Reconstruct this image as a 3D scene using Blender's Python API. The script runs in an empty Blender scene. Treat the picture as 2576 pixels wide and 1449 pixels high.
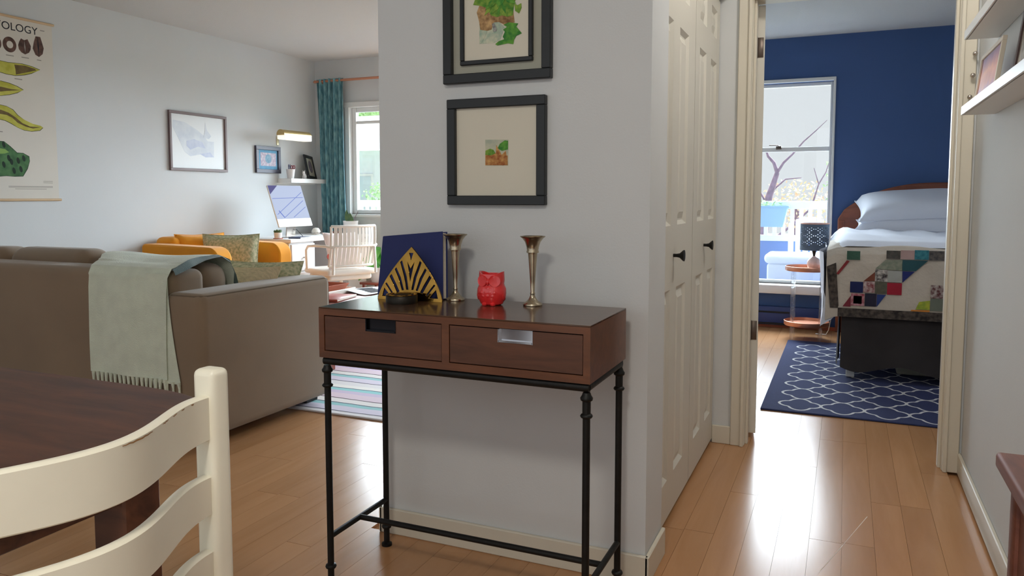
import bpy, bmesh, math, random
from mathutils import Vector, Matrix
random.seed(7)
R = math.radians
sc = bpy.context.scene
col = sc.collection

# ------------------------------------------------------------------ camera
cam = bpy.data.cameras.new('camera')
cam.sensor_width = 36.0
cam.lens = 36.0 * 1924 / 2576
cam.shift_y = -84.5 / 2576
cam.clip_start = 0.02
cam.clip_end = 200
camo = bpy.data.objects.new('camera', cam)
camo.location = (0, 0, 1.15)
camo.rotation_euler = (R(90 - 4.35), 0, R(23.55))
col.objects.link(camo)
sc.camera = camo

# ------------------------------------------------------------------ world, sun, exposure
w = bpy.data.worlds.new('sky')
sc.world = w
w.use_nodes = True
bg = w.node_tree.nodes['Background']
bg.inputs[0].default_value = (0.93, 0.97, 1.0, 1)
bg.inputs[1].default_value = 0.60
sun = bpy.data.lights.new('sun', 'SUN')
sun.energy = 25.0
sun.angle = R(95)
sun.color = (0.82, 0.92, 1.0)
suno = bpy.data.objects.new('sun', sun)
suno.rotation_euler = (R(-54), 0, R(-9))
col.objects.link(suno)
vs = sc.view_settings
vs.view_transform = 'Standard'
vs.look = 'None'
vs.exposure = 0.55
vs.gamma = 1.0
vs.use_curve_mapping = False
try:
    sc.cycles.use_denoising = True
    sc.cycles.max_bounces = 8
    sc.cycles.diffuse_bounces = 6
    sc.cycles.sample_clamp_indirect = 6.0
except Exception:
    pass

# ------------------------------------------------------------------ materials
def lin(c):
    c = c / 255.0
    return c / 12.92 if c <= 0.04045 else ((c + 0.055) / 1.055) ** 2.4
def rgb(r, g, b):
    return (lin(r), lin(g), lin(b), 1.0)
def _new(name):
    m = bpy.data.materials.new(name)
    m.use_nodes = True
    nt = m.node_tree
    return m, nt, nt.nodes['Principled BSDF']
def mat(name, c, rough=0.6, metal=0.0, var=0.0, vscale=6.0, bump=0.0, bscale=60.0, coat=0.0, emit=0.0,
        trans=0.0, sheen=0.0, alpha=1.0, ebase=None, c2=None, stretch=(1, 1, 1), spec=0.5, sss=0.0):
    m, nt, p = _new(name)
    c = rgb(*c)
    p.inputs['Base Color'].default_value = c
    p.inputs['Roughness'].default_value = rough
    p.inputs['Metallic'].default_value = metal
    p.inputs['Coat Weight'].default_value = coat
    p.inputs['Coat Roughness'].default_value = 0.08
    p.inputs['Transmission Weight'].default_value = trans
    p.inputs['Sheen Weight'].default_value = sheen
    p.inputs['Specular IOR Level'].default_value = spec
    p.inputs['Alpha'].default_value = alpha
    if emit:
        p.inputs['Emission Color'].default_value = c
        p.inputs['Emission Strength'].default_value = emit
        if ebase:
            p.inputs['Base Color'].default_value = rgb(*ebase)
    tc = nt.nodes.new('ShaderNodeTexCoord')
    mp = nt.nodes.new('ShaderNodeMapping')
    mp.inputs['Scale'].default_value = stretch
    nt.links.new(tc.outputs['Object'], mp.inputs['Vector'])
    if var or c2:
        n = nt.nodes.new('ShaderNodeTexNoise')
        n.inputs['Scale'].default_value = vscale
        n.inputs['Detail'].default_value = 5
        nt.links.new(mp.outputs[0], n.inputs['Vector'])
        r = nt.nodes.new('ShaderNodeValToRGB')
        r.color_ramp.elements[0].position = 0.35
        r.color_ramp.elements[1].position = 0.65
        if c2:
            r.color_ramp.elements[0].color = c
            r.color_ramp.elements[1].color = rgb(*c2)
        else:
            r.color_ramp.elements[0].color = tuple(v * (1 - var) for v in c[:3]) + (1,)
            r.color_ramp.elements[1].color = tuple(min(1, v * (1 + var)) for v in c[:3]) + (1,)
        nt.links.new(n.outputs['Fac'], r.inputs[0])
        nt.links.new(r.outputs[0], p.inputs['Base Color'])
    if bump:
        n2 = nt.nodes.new('ShaderNodeTexNoise')
        n2.inputs['Scale'].default_value = bscale
        n2.inputs['Detail'].default_value = 4
        nt.links.new(mp.outputs[0], n2.inputs['Vector'])
        b = nt.nodes.new('ShaderNodeBump')
        b.inputs['Strength'].default_value = bump
        b.inputs['Distance'].default_value = 0.01
        nt.links.new(n2.outputs['Fac'], b.inputs['Height'])
        nt.links.new(b.outputs[0], p.inputs['Normal'])
    return m
def wood(name, ca, cb, rough=0.35, stretch=(14, 1.2, 14), scale=2.0, coat=0.0, rand=0.0, bump=0.05):
    m, nt, p = _new(name)
    p.inputs['Roughness'].default_value = rough
    p.inputs['Coat Weight'].default_value = coat
    p.inputs['Coat Roughness'].default_value = 0.12
    tc = nt.nodes.new('ShaderNodeTexCoord')
    mp = nt.nodes.new('ShaderNodeMapping')
    mp.inputs['Scale'].default_value = stretch
    nt.links.new(tc.outputs['Object'], mp.inputs['Vector'])
    oi = nt.nodes.new('ShaderNodeObjectInfo')
    cx = nt.nodes.new('ShaderNodeCombineXYZ')
    mu = nt.nodes.new('ShaderNodeMath'); mu.operation = 'MULTIPLY'; mu.inputs[1].default_value = 37.0
    nt.links.new(oi.outputs['Random'], mu.inputs[0])
    for k in range(3):
        nt.links.new(mu.outputs[0], cx.inputs[k])
    if rand:
        nt.links.new(cx.outputs[0], mp.inputs['Location'])
    n = nt.nodes.new('ShaderNodeTexNoise')
    n.inputs['Scale'].default_value = scale
    n.inputs['Detail'].default_value = 8
    n.inputs['Roughness'].default_value = 0.6
    n.inputs['Distortion'].default_value = 0.6
    nt.links.new(mp.outputs[0], n.inputs['Vector'])
    r = nt.nodes.new('ShaderNodeValToRGB')
    r.color_ramp.elements[0].position = 0.3
    r.color_ramp.elements[1].position = 0.7
    r.color_ramp.elements[0].color = rgb(*ca)
    r.color_ramp.elements[1].color = rgb(*cb)
    nt.links.new(n.outputs['Fac'], r.inputs[0])
    out = r.outputs[0]
    if rand:
        hs = nt.nodes.new('ShaderNodeHueSaturation')
        ma = nt.nodes.new('ShaderNodeMapRange')
        ma.inputs['To Min'].default_value = 1 - rand
        ma.inputs['To Max'].default_value = 1 + rand
        nt.links.new(oi.outputs['Random'], ma.inputs['Value'])
        nt.links.new(ma.outputs[0], hs.inputs['Value'])
        nt.links.new(out, hs.inputs['Color'])
        out = hs.outputs[0]
    nt.links.new(out, p.inputs['Base Color'])
    b = nt.nodes.new('ShaderNodeBump')
    b.inputs['Strength'].default_value = bump
    b.inputs['Distance'].default_value = 0.004
    nt.links.new(n.outputs['Fac'], b.inputs['Height'])
    nt.links.new(b.outputs[0], p.inputs['Normal'])
    return m
def stripes(name, stops, axis=1, rough=0.9, period=None):
    """bands of woven colour along one object axis; stops = [(pos 0..1, colour)], constant"""
    m, nt, p = _new(name)
    p.inputs['Roughness'].default_value = rough
    tc = nt.nodes.new('ShaderNodeTexCoord')
    sp = nt.nodes.new('ShaderNodeSeparateXYZ')
    nt.links.new(tc.outputs['Object'], sp.inputs[0])
    n = nt.nodes.new('ShaderNodeTexNoise'); n.inputs['Scale'].default_value = 4.0
    nt.links.new(tc.outputs['Object'], n.inputs['Vector'])
    m1 = nt.nodes.new('ShaderNodeMath'); m1.operation = 'MULTIPLY_ADD'
    m1.inputs[1].default_value = 0.03
    nt.links.new(n.outputs['Fac'], m1.inputs[0])
    nt.links.new(sp.outputs[axis], m1.inputs[2])
    d = nt.nodes.new('ShaderNodeMath'); d.operation = 'DIVIDE'; d.inputs[1].default_value = period
    nt.links.new(m1.outputs[0], d.inputs[0])
    f = nt.nodes.new('ShaderNodeMath'); f.operation = 'FRACT'
    nt.links.new(d.outputs[0], f.inputs[0])
    r = nt.nodes.new('ShaderNodeValToRGB')
    r.color_ramp.interpolation = 'CONSTANT'
    e = r.color_ramp.elements
    for k, (pos, c) in enumerate(stops):
        if k < 2:
            e[k].position = pos
            e[k].color = rgb(*c)
        else:
            x = e.new(pos)
            x.color = rgb(*c)
    nt.links.new(f.outputs[0], r.inputs[0])
    nt.links.new(r.outputs[0], p.inputs['Base Color'])
    return m

W_WALL = mat('wall paint warm white', (208, 211, 212), 0.85, var=0.02, vscale=1.5, bump=0.05, bscale=180)
W_CEIL = mat('ceiling stipple', (206, 207, 207), 0.95, bump=0.35, bscale=220)
W_BLUE = mat('navy wall paint', (64, 92, 142), 0.75, var=0.03, vscale=2, bump=0.05, bscale=180)
TRIM = mat('cream trim paint', (212, 206, 190), 0.42, bump=0.02, bscale=40)
DOORW = mat('cream door paint', (210, 207, 196), 0.45, bump=0.02, bscale=40)
WHITE = mat('white satin paint', (228, 228, 226), 0.4, bump=0.02, bscale=40)
PLANK = wood('honey maple plank', (176, 129, 88), (188, 142, 101), 0.23, (6, 0.7, 6), 2.0, rand=0.05, bump=0.02)
GAP = mat('dark floor joint', (96, 62, 36), 0.9, var=0.1)
WALNUT = wood('dark walnut', (58, 30, 19), (98, 58, 39), 0.48, (2.2, 12, 12), 2.0)
CONS_TOP = wood('console top wood', (62, 44, 34), (92, 66, 48), 0.17, (2.0, 16, 16), 2.2)
CONS = wood('console body wood', (86, 51, 31), (112, 68, 42), 0.36, (2.5, 16, 16), 2.0, coat=0.1)
CONS_D = wood('console drawer wood', (74, 45, 31), (100, 62, 43), 0.4, (2.5, 16, 16), 2.4)
IRON = mat('black iron', (34, 34, 33), 0.5, metal=0.6, var=0.15, vscale=30, bump=0.08, bscale=90)
PULL = mat('polished nickel pull', (196, 196, 200), 0.16, metal=1.0)
BLACKF = mat('black frame wood', (26, 30, 33), 0.45, bump=0.04, bscale=60)
MATBOARD = mat('cream mat board', (216, 211, 195), 0.9, var=0.01, bump=0.02, bscale=300)
PAPERG = mat('grey backing paper', (168, 168, 154), 0.9, var=0.02)
CREAM = mat('worn cream chair paint', (236, 232, 214), 0.33, var=0.02, vscale=9)
WEAR = mat('bare wood chip', (150, 112, 72), 0.7, var=0.2, vscale=80)
SOFA = mat('taupe twill', (132, 112, 90), 0.95, var=0.06, vscale=3, bump=0.15, bscale=500, sheen=0.3)
SOFA_S = mat('taupe piping', (110, 96, 80), 0.95, var=0.06, vscale=30)
BLANKET = mat('sage wool', (212, 220, 200), 0.97, var=0.06, vscale=14, bump=0.5, bscale=240, sheen=0.4)
BLANKET_D = mat('teal wool edge', (72, 96, 96), 0.97, var=0.1, vscale=14, bump=0.5, bscale=240, sheen=0.4)
YELLOW = mat('mustard upholstery', (232, 152, 22), 0.9, var=0.05, vscale=5, bump=0.1, bscale=400, sheen=0.2)
PAISLEY = mat('sage paisley cotton', (208, 202, 168), 0.95, c2=(150, 158, 124), vscale=60, bump=0.2, bscale=300)
KNIT = mat('oatmeal cable knit', (208, 190, 154), 0.97, var=0.12, vscale=40, bump=0.8, bscale=70, stretch=(1, 3, 1))
DESKW = mat('white desk laminate', (226, 224, 224), 0.4, bump=0.01)
DESKT = mat('shaded tan desk side', (206, 190, 168), 0.5, var=0.04)  # tan puts the shadow on the white desk's side into the colour
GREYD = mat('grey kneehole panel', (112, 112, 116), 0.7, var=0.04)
OFFW = mat('white moulded plastic', (236, 230, 220), 0.35)
PINKC = mat('white cushion with coral print', (226, 210, 208), 0.95, var=0.03, vscale=20, bump=0.1)
CORAL = mat('coral print', (190, 96, 84), 0.95, var=0.1)
TEAL = mat('teal curtain cloth', (68, 120, 132), 0.85, c2=(126, 170, 176), vscale=42, bump=0.2, bscale=120, stretch=(1, 1, 0.3), sheen=0.2)
COPPER = mat('copper', (202, 140, 112), 0.35, metal=0.6)
BRASS = mat('polished brass', (150, 114, 54), 0.12, metal=1.0, var=0.25, vscale=14, bump=0.25, bscale=16)
BRASSD = mat('aged silver plate', (184, 170, 146), 0.26, metal=1.0, var=0.2, vscale=18)
BRONZE = mat('dark bronze', (40, 36, 30), 0.45, metal=0.6)
NAVYBOOK = mat('navy book cloth', (34, 44, 96), 0.8, var=0.04, bump=0.1, bscale=500)
PAGES = mat('book pages', (222, 214, 196), 0.9, var=0.05, vscale=120)
RED = mat('red ceramic glaze', (226, 44, 46), 0.12, coat=0.6, var=0.05, bump=0.12, bscale=70)
DARKIN = mat('dark inside', (30, 14, 14), 0.8)
def glass_mat():
    m, nt, p = _new('clear window glass')
    nt.nodes.remove(p)
    tr = nt.nodes.new('ShaderNodeBsdfTransparent')
    tr.inputs[0].default_value = (0.97, 0.985, 0.99, 1)
    gl = nt.nodes.new('ShaderNodeBsdfGlossy')
    gl.inputs['Roughness'].default_value = 0.02
    mx = nt.nodes.new('ShaderNodeMixShader')
    mx.inputs[0].default_value = 0.05
    nt.links.new(tr.outputs[0], mx.inputs[1])
    nt.links.new(gl.outputs[0], mx.inputs[2])
    nt.links.new(mx.outputs[0], nt.nodes['Material Output'].inputs[0])
    return m
GLASS = glass_mat()
ACRYL = mat('clear acrylic', (240, 244, 248), 0.04, trans=0.9, alpha=0.35)
GREEN = mat('glossy leaf', (58, 138, 48), 0.35, c2=(112, 178, 82), vscale=12)
GREEND = mat('dark succulent', (52, 88, 58), 0.5, c2=(96, 120, 70), vscale=20)
POTW = mat('white ceramic pot', (226, 222, 220), 0.3)
TERRA = mat('terracotta', (178, 96, 68), 0.7, var=0.08)
REDW = wood('red brown table', (112, 50, 38), (150, 78, 60), 0.3, (2, 10, 10), 2)
RUGN = mat('navy rug pile', (44, 52, 92), 0.97, var=0.06, vscale=60, bump=0.4, bscale=300)
RUGL = mat('ivory rug yarn', (206, 206, 208), 0.97, var=0.05, vscale=60, bump=0.3, bscale=300)
RUGS = stripes('striped cotton rug', [(0, (216, 212, 214)), (0.13, (50, 48, 70)), (0.15, (206, 198, 214)), (0.30, (142, 190, 192)),
    (0.38, (52, 66, 84)), (0.40, (222, 216, 214)), (0.52, (70, 52, 60)), (0.54, (212, 192, 204)), (0.70, (196, 180, 204)),
    (0.80, (140, 196, 198)), (0.88, (40, 70, 90)), (0.90, (228, 224, 220))], 1, period=0.56)
SHEET = mat('white cotton', (222, 226, 236), 0.9, bump=0.1, bscale=200)
MATTW = mat('quilt ivory cotton', (196, 186, 172), 0.95, var=0.04, vscale=12, bump=0.25, bscale=60)
FLORAL = mat('dark floral border', (40, 36, 34), 0.95, c2=(92, 82, 74), vscale=38)
SKIRT = mat('charcoal bed skirt', (50, 46, 46), 0.95, var=0.12, vscale=8)
CHERRY = wood('cherry headboard', (112, 56, 36), (150, 84, 58), 0.4, (2, 10, 10), 2)
SHADE = mat('pierced slate lamp shade', (82, 96, 112), 0.7)
PINKG = mat('blush glass lamp base', (224, 196, 186), 0.25, coat=0.3)
HEATER = mat('navy heater enamel', (40, 58, 112), 0.4)
DARK = mat('near black', (22, 22, 24), 0.7)
HINGE = mat('aged steel hinge', (110, 98, 90), 0.4, metal=0.7)
CHROME = mat('brushed chrome', (196, 188, 180), 0.22, metal=1.0)
OUTW = mat('white balcony paint', (236, 238, 240), 0.6)
OUTB = mat('blue shaded balcony panel', (120, 146, 196), 0.7)  # blue stands in for the shade on the balcony wall
PLANTER = mat('pale blue planter plastic', (150, 182, 208), 0.6)
SIDING = mat('white house siding', (226, 230, 232), 0.7, var=0.03)
ROOF = mat('grey roof shingle', (150, 152, 156), 0.9, var=0.1, vscale=20)
FOL1 = mat('pale spring foliage', (126, 158, 96), 0.8, c2=(178, 200, 150), vscale=4)
FOL2 = mat('blossom foliage', (196, 190, 150), 0.8, c2=(226, 178, 150), vscale=8)
BARK = mat('bare bark', (128, 104, 112), 0.9, var=0.2, vscale=20)
GROUND = mat('garden ground', (150, 160, 130), 0.95, var=0.1)
OTHERW = wood('red mahogany', (90, 44, 28), (128, 72, 50), 0.62, (12, 2, 12), 2.2)

# ------------------------------------------------------------------ builders
def link(o, parent=None):
    col.objects.link(o)
    if parent is not None:
        o.parent = parent
    return o
def tag(o, label=None, cat=None, group=None, kind=None):
    if label: o['label'] = label
    if cat: o['category'] = cat
    if group: o['group'] = group
    if kind: o['kind'] = kind
    return o
def thing(name, label, cat, loc=(0, 0, 0), rz=0.0, group=None):
    o = bpy.data.objects.new(name, None)
    o.empty_display_size = 0.05
    o.location = loc
    o.rotation_euler = (0, 0, rz)
    col.objects.link(o)
    return tag(o, label, cat, group)
class MB:
    def __init__(s):
        s.bm = bmesh.new()
        s.round = False
    def poly(s, pts):
        try:
            s.bm.faces.new([s.bm.verts.new(p) for p in pts])
        except ValueError:
            pass
        return s
    def box(s, x0, x1, y0, y1, z0, z1, bev=0.0, seg=2, mtx=None):
        b = bmesh.new()
        v = [b.verts.new((x, y, z)) for x in (x0, x1) for y in (y0, y1) for z in (z0, z1)]
        for f in ((0, 1, 3, 2), (4, 6, 7, 5), (0, 4, 5, 1), (2, 3, 7, 6), (0, 2, 6, 4), (1, 5, 7, 3)):
            b.faces.new([v[i] for i in f])
        bmesh.ops.recalc_face_normals(b, faces=b.faces)
        if bev:
            bmesh.ops.bevel(b, geom=list(b.edges), offset=bev, segments=seg, profile=0.5, affect='EDGES')
        s._merge(b, mtx)
        return s
    def _merge(s, b, mtx=None):
        if mtx is not None:
            bmesh.ops.transform(b, matrix=mtx, verts=b.verts)
        me = bpy.data.meshes.new('tmp')
        b.to_mesh(me)
        b.free()
        s.bm.from_mesh(me)
        bpy.data.meshes.remove(me)
    def tube(s, pts, rad, n=12, cap=True):
        s.round = True
        pts = [Vector(p) for p in pts]
        rs = rad if isinstance(rad, (list, tuple)) else [rad] * len(pts)
        rings = []
        up = None
        for i, p in enumerate(pts):
            t = (pts[min(i + 1, len(pts) - 1)] - pts[max(i - 1, 0)]).normalized()
            if up is None:
                a = Vector((0, 0, 1)) if abs(t.z) < 0.9 else Vector((1, 0, 0))
                up = t.cross(a).normalized()
            else:
                up = (up - t * up.dot(t)).normalized()
            q = t.cross(up)
            rings.append([s.bm.verts.new(p + (up * math.cos(k * 2 * math.pi / n) + q * math.sin(k * 2 * math.pi / n)) * rs[i]) for k in range(n)])
        for a, b in zip(rings, rings[1:]):
            for k in range(n):
                s.bm.faces.new((a[k], a[(k + 1) % n], b[(k + 1) % n], b[k]))
        if cap:
            s.bm.faces.new(rings[0][::-1])
            s.bm.faces.new(rings[-1])
        return s
    def lathe(s, prof, c=(0, 0, 0), n=28, sx=1.0, sy=1.0):
        s.round = True
        rings = []
        for r, z in prof:
            if r < 1e-5:
                rings.append([s.bm.verts.new((c[0], c[1], c[2] + z))])
            else:
                rings.append([s.bm.verts.new((c[0] + sx * r * math.cos(k * 2 * math.pi / n), c[1] + sy * r * math.sin(k * 2 * math.pi / n), c[2] + z)) for k in range(n)])
        for a, b in zip(rings, rings[1:]):
            for k in range(n):
                k2 = (k + 1) % n
                if len(a) == 1 and len(b) == 1:
                    continue
                if len(a) == 1:
                    s.bm.faces.new((a[0], b[k2], b[k]))
                elif len(b) == 1:
                    s.bm.faces.new((a[k], a[k2], b[0]))
                else:
                    s.bm.faces.new((a[k], a[k2], b[k2], b[k]))
        return s
    def prism(s, pts, d, axis='z'):
        """flat outline pts (list of 3D points, coplanar) extruded by vector d"""
        d = Vector(d)
        a = [s.bm.verts.new(p) for p in pts]
        b = [s.bm.verts.new(Vector(p) + d) for p in pts]
        n = len(pts)
        try:
            s.bm.faces.new(a[::-1])
            s.bm.faces.new(b)
            for k in range(n):
                s.bm.faces.new((a[k], a[(k + 1) % n], b[(k + 1) % n], b[k]))
        except ValueError:
            pass
        return s
    def grid(s, fn, nu, nv, thick=0.0):
        s.round = True
        v = [[s.bm.verts.new(fn(i / nu, j / nv)) for j in range(nv + 1)] for i in range(nu + 1)]
        for i in range(nu):
            for j in range(nv):
                s.bm.faces.new((v[i][j], v[i + 1][j], v[i + 1][j + 1], v[i][j + 1]))
        if thick:
            bmesh.ops.solidify(s.bm, geom=list(s.bm.faces), thickness=thick)
        return s
    def build(s, name, m, parent=None, smooth=False, label=None, kind=None, bevel=0.0):
        bmesh.ops.remove_doubles(s.bm, verts=s.bm.verts, dist=1e-6)
        bmesh.ops.recalc_face_normals(s.bm, faces=s.bm.faces)
        me = bpy.data.meshes.new(name)
        s.bm.to_mesh(me)
        s.bm.free()
        me.materials.append(m)
        if smooth:
            for p in me.polygons:
                p.use_smooth = True
            try:
                me.set_sharp_from_angle(angle=R((55 if s.round else 32) if smooth is True else smooth))
            except Exception:
                pass
        o = bpy.data.objects.new(name, me)
        link(o, parent)
        if bevel:
            mod = o.modifiers.new('bevel', 'BEVEL')
            mod.width = bevel
            mod.segments = 2
            mod.limit_method = 'ANGLE'
        if label: o['label'] = label
        if kind: o['kind'] = kind
        return o
def BX(name, x0, x1, y0, y1, z0, z1, m, parent=None, bev=0.0, seg=2, smooth=False, kind=None, label=None):
    return MB().box(x0, x1, y0, y1, z0, z1, bev, seg).build(name, m, parent, smooth or bool(bev), label, kind)
def pillow(mb, w, h, t, mtx, n=14, pe=0.5):
    def f(sgn):
        def g(u, v):
            a, b = 2 * u - 1, 2 * v - 1
            k = max(0.0, (1 - a ** 4)) ** pe * max(0.0, (1 - b ** 4)) ** pe
            x = a * w / 2 * (1 - 0.07 * (1 - b * b) * 1.0)
            y = b * h / 2 * (1 - 0.07 * (1 - a * a) * 1.0)
            return mtx @ Vector((x, y, sgn * t / 2 * k))
        return g
    mb.grid(f(1), n, n)
    mb.grid(f(-1), n, n)
    return mb
def copy_tree(o, parent=None):
    c = o.copy()
    col.objects.link(c)
    c.parent = parent
    for ch in list(o.children):
        copy_tree(ch, c)
    return c
def text(name, s, size, loc, rot, m, parent, align='LEFT'):
    cu = bpy.data.curves.new(name, 'FONT')
    cu.body = s
    cu.size = size
    cu.align_x = align
    cu.extrude = 0.0003
    o = bpy.data.objects.new(name, cu)
    me = None
    col.objects.link(o)
    dg = bpy.context.evaluated_depsgraph_get()
    me = bpy.data.meshes.new_from_object(o.evaluated_get(dg))
    bpy.data.objects.remove(o)
    me.materials.clear()
    me.materials.append(m)
    o = bpy.data.objects.new(name, me)
    o.location = loc
    o.rotation_euler = rot
    return link(o, parent)

# ------------------------------------------------------------------ structure: floor and planks
H = 2.5
fl = MB()
fl.box(-5.05, 3.2, -1.5, 7.2, -0.12, -0.012)
for a in ((-5.05, -2.78, -1.5, 6.5), (-2.78, -1.33, 5.08, 6.5), (-2.78, 0.6, -1.5, 0.2), (-1.33, -0.78, 3.6, 7.2), (0.72, 3.2, 3.6, 7.2), (-1.42, -0.58, 2.2, 3.65)):
    fl.box(a[0], a[1], a[2], a[3], -0.02, -0.0005)
floor = fl.build('floor', PLANK)
tag(floor, 'honey coloured wooden plank floor running through all the rooms', kind='structure')
plank_me = None
def plank(x, y0, y1):
    global plank_me
    L = y1 - y0
    if plank_me is None:
        b = MB().box(-0.0496, 0.0496, -0.5, 0.5, -0.0115, 0.0, 0.0)
        o = b.build('plank', PLANK, floor)
        plank_me = o.data
    else:
        o = link(bpy.data.objects.new('plank', plank_me), floor)
    o.location = (x, (y0 + y1) / 2, 0)
    o.scale = (1, L - 0.002, 1)
def run(x, ya, yb, ph):
    y = ya - (ph * 1.15)
    while y < yb:
        a, b = max(y, ya), min(y + 1.15, yb)
        if b - a > 0.03:
            plank(x, a, b)
        y += 1.15
k = 0
x = -2.73
while x < 0.72:
    ph = (k * 0.382 + 0.13 * ((k * 7) % 5)) % 1.0
    if x < -1.43:
        run(x, 0.2, 5.08, ph)
    elif x < -0.53:
        run(x, 0.2, 2.17, ph)
        if x > -0.8:
            run(x, 3.72, 7.05, ph)
    elif x < 0.47:
        run(x, 0.2, 7.05, ph)
    else:
        run(x, 3.72, 7.05, ph)
    x += 0.1
    k += 1

sc1 = MB()
for a_, c_ in (((0.104, 2.961), (0.024, 2.679)), ((0.024, 2.679), (-0.042, 2.451))):
    d_ = Vector((c_[0] - a_[0], c_[1] - a_[1])).normalized()
    n_ = Vector((-d_.y, d_.x)) * 0.0011
    sc1.poly([(a_[0] + n_.x, a_[1] + n_.y, 0.0004), (a_[0] - n_.x, a_[1] - n_.y, 0.0004), (c_[0] - n_.x * .4, c_[1] - n_.y * .4, 0.0004), (c_[0] + n_.x * .4, c_[1] + n_.y * .4, 0.0004)])
sc1.build('scratch', mat('pale scratch', (226, 214, 196), 0.8), floor, False, 'long pale scratch in the hallway floor')

# ------------------------------------------------------------------ structure: walls
def wall(name, boxes, m, label):
    b = MB()
    for q in boxes:
        b.box(*q)
    return tag(b.build(name, m), label, kind='structure')
wall('wall_left', [(-5.05, -4.95, -1.5, 6.5, 0, H)], W_WALL, 'long white living room wall with the poster and framed prints')
WX0, WX1, WZ0, WZ1 = -4.535, -1.62, 0.97, 2.025  # unseen right part, down to a patio door, added to let in daylight
wall('wall_far', [(-4.95, WX0, 6.38, 6.5, 0, H), (WX1, -1.42, 6.38, 6.5, 0, H), (WX0, -3.7, 6.38, 6.5, 0, WZ0), (WX0, WX1, 6.38, 6.5, WZ1, H)], W_WALL,
     'white far wall of the living room around the window')
wall('wall_partition', [(-1.425, -0.515, 2.17, 2.27, 0, H), (-0.615, -0.515, 2.27, 2.385, 0, H), (-0.615, -0.515, 2.385, 3.6, 2.03, H), (-1.425, -1.33, 2.27, 7.05, 0, H)], W_WALL,
     'warm white partition wall behind the console table')
wall('wall_hall_end', [(-1.33, -0.42, 3.6, 3.72, 0, H), (0.42, 3.2, 3.6, 3.72, 0, H), (-0.42, 0.42, 3.6, 3.72, 2.04, H)], W_WALL,
     'white wall holding the bedroom doorway')
wall('wall_right', [(0.47, 0.57, -1.5, 3.6, 0, H)], W_WALL, 'grey white hallway wall on the right with picture ledges')
BX0, BX1, BZ0, BZ1 = -1.25, -0.125, 0.385, 2.12  # hidden left edge moved outwards for more daylight
wall('wall_bedroom', [(-1.33, BX0, 7.05, 7.2, 0, H), (BX1, 3.2, 7.05, 7.2, 0, H), (BX0, BX1, 7.05, 7.2, 0, BZ0), (BX0, BX1, 7.05, 7.2, BZ1, H)], W_BLUE,
     'deep navy blue bedroom wall')
wall('wall_bedroom_side', [(3.1, 3.2, 3.72, 7.05, 0, H)], W_WALL, 'white side wall of the bedroom')
wall('ceiling', [(-5.05, 3.2, -1.5, 7.2, H, H + 0.1)], W_CEIL, 'pale stippled ceiling')

# ceiling lights (flush domes above the picture's upper edge)
def ceiling_light(x, y, r, le, c, label):
    t = thing('ceiling_light', label, 'lamp', (x, y, H))
    MB().lathe([(0, 0), (r + 0.02, 0), (r + 0.02, -0.025), (r, -0.03), (0, -0.03)], n=32).build('mounting_plate', WHITE, t, True)
    pr = [(r * math.cos(R(a)), -0.03 - 0.45 * r * math.sin(R(a))) for a in range(0, 90, 10)] + [(0, -0.03 - 0.45 * r)]
    MB().lathe(pr, n=32).build('glass_dome', mat('lit opal glass', c, 0.4, emit=le), t, True)
    return t
ceiling_light(-0.35, -0.35, 0.2, 42.0, (255, 247, 234), 'flush opal ceiling light over the dining area')
ceiling_light(0.24, 2.7, 0.15, 30.0, (255, 248, 238), 'flush opal ceiling light in the hallway')
ceiling_light(1.3, 4.75, 0.18, 15.0, (240, 246, 255), 'unseen flush opal ceiling light added to brighten the bedroom')  # no lamp known here, added out of view to lift the bed

# baseboards
def base(name, boxes, label):
    b = MB()
    for q in boxes:
        b.box(*q, 0.003, 1)
    return tag(b.build(name, TRIM, None, True), label, kind='structure')
base('baseboard_partition', [(-1.437, -0.503, 2.156, 2.169, 0, 0.088), (-1.439, -1.426, 2.156, 4.6, 0, 0.088), (-0.514, -0.501, 2.156, 2.385, 0, 0.088)], 'cream baseboard along the partition wall')
base('baseboard_hall', [(-0.545, -0.461, 3.587, 3.599, 0, 0.085), (0.462, 0.4695, 3.575, 3.599, 0, 0.085)], 'short cream baseboard beside the bedroom doorway')
base('baseboard_right', [(0.456, 0.4695, -1.2, 3.588, 0, 0.085)], 'cream baseboard along the right hallway wall')
base('baseboard_left', [(-4.949, -4.937, -1.2, 6.37, 0, 0.085)], 'cream baseboard along the living room wall')

# door casings and jambs
b = MB()
for s in (-1, 1):
    x0, x1 = sorted((s * 0.402, s * 0.461))
    b.box(x0, x1, 3.583, 3.6, 0, 2.1, 0.003, 1)
    x0, x1 = sorted((s * 0.402, s * 0.418))
    b.box(x0, x1, 3.573, 3.584, 0, 2.06, 0.003, 1)
    x0, x1 = sorted((s * 0.399, s * 0.42))
    b.box(x0, x1, 3.6, 3.72, 0, 2.04, 0.002, 1)
    x0, x1 = sorted((s * 0.388, s * 0.4))
    b.box(x0, x1, 3.63, 3.67, 0, 2.03, 0.002, 1)
b.box(-0.461, 0.461, 3.583, 3.6, 2.04, 2.1, 0.003, 1)
b.box(-0.40, 0.40, 3.6, 3.72, 2.02, 2.04, 0.002, 1)
tag(b.build('trim_1', TRIM, None, True), 'cream door casing around the bedroom doorway', kind='structure')

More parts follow.
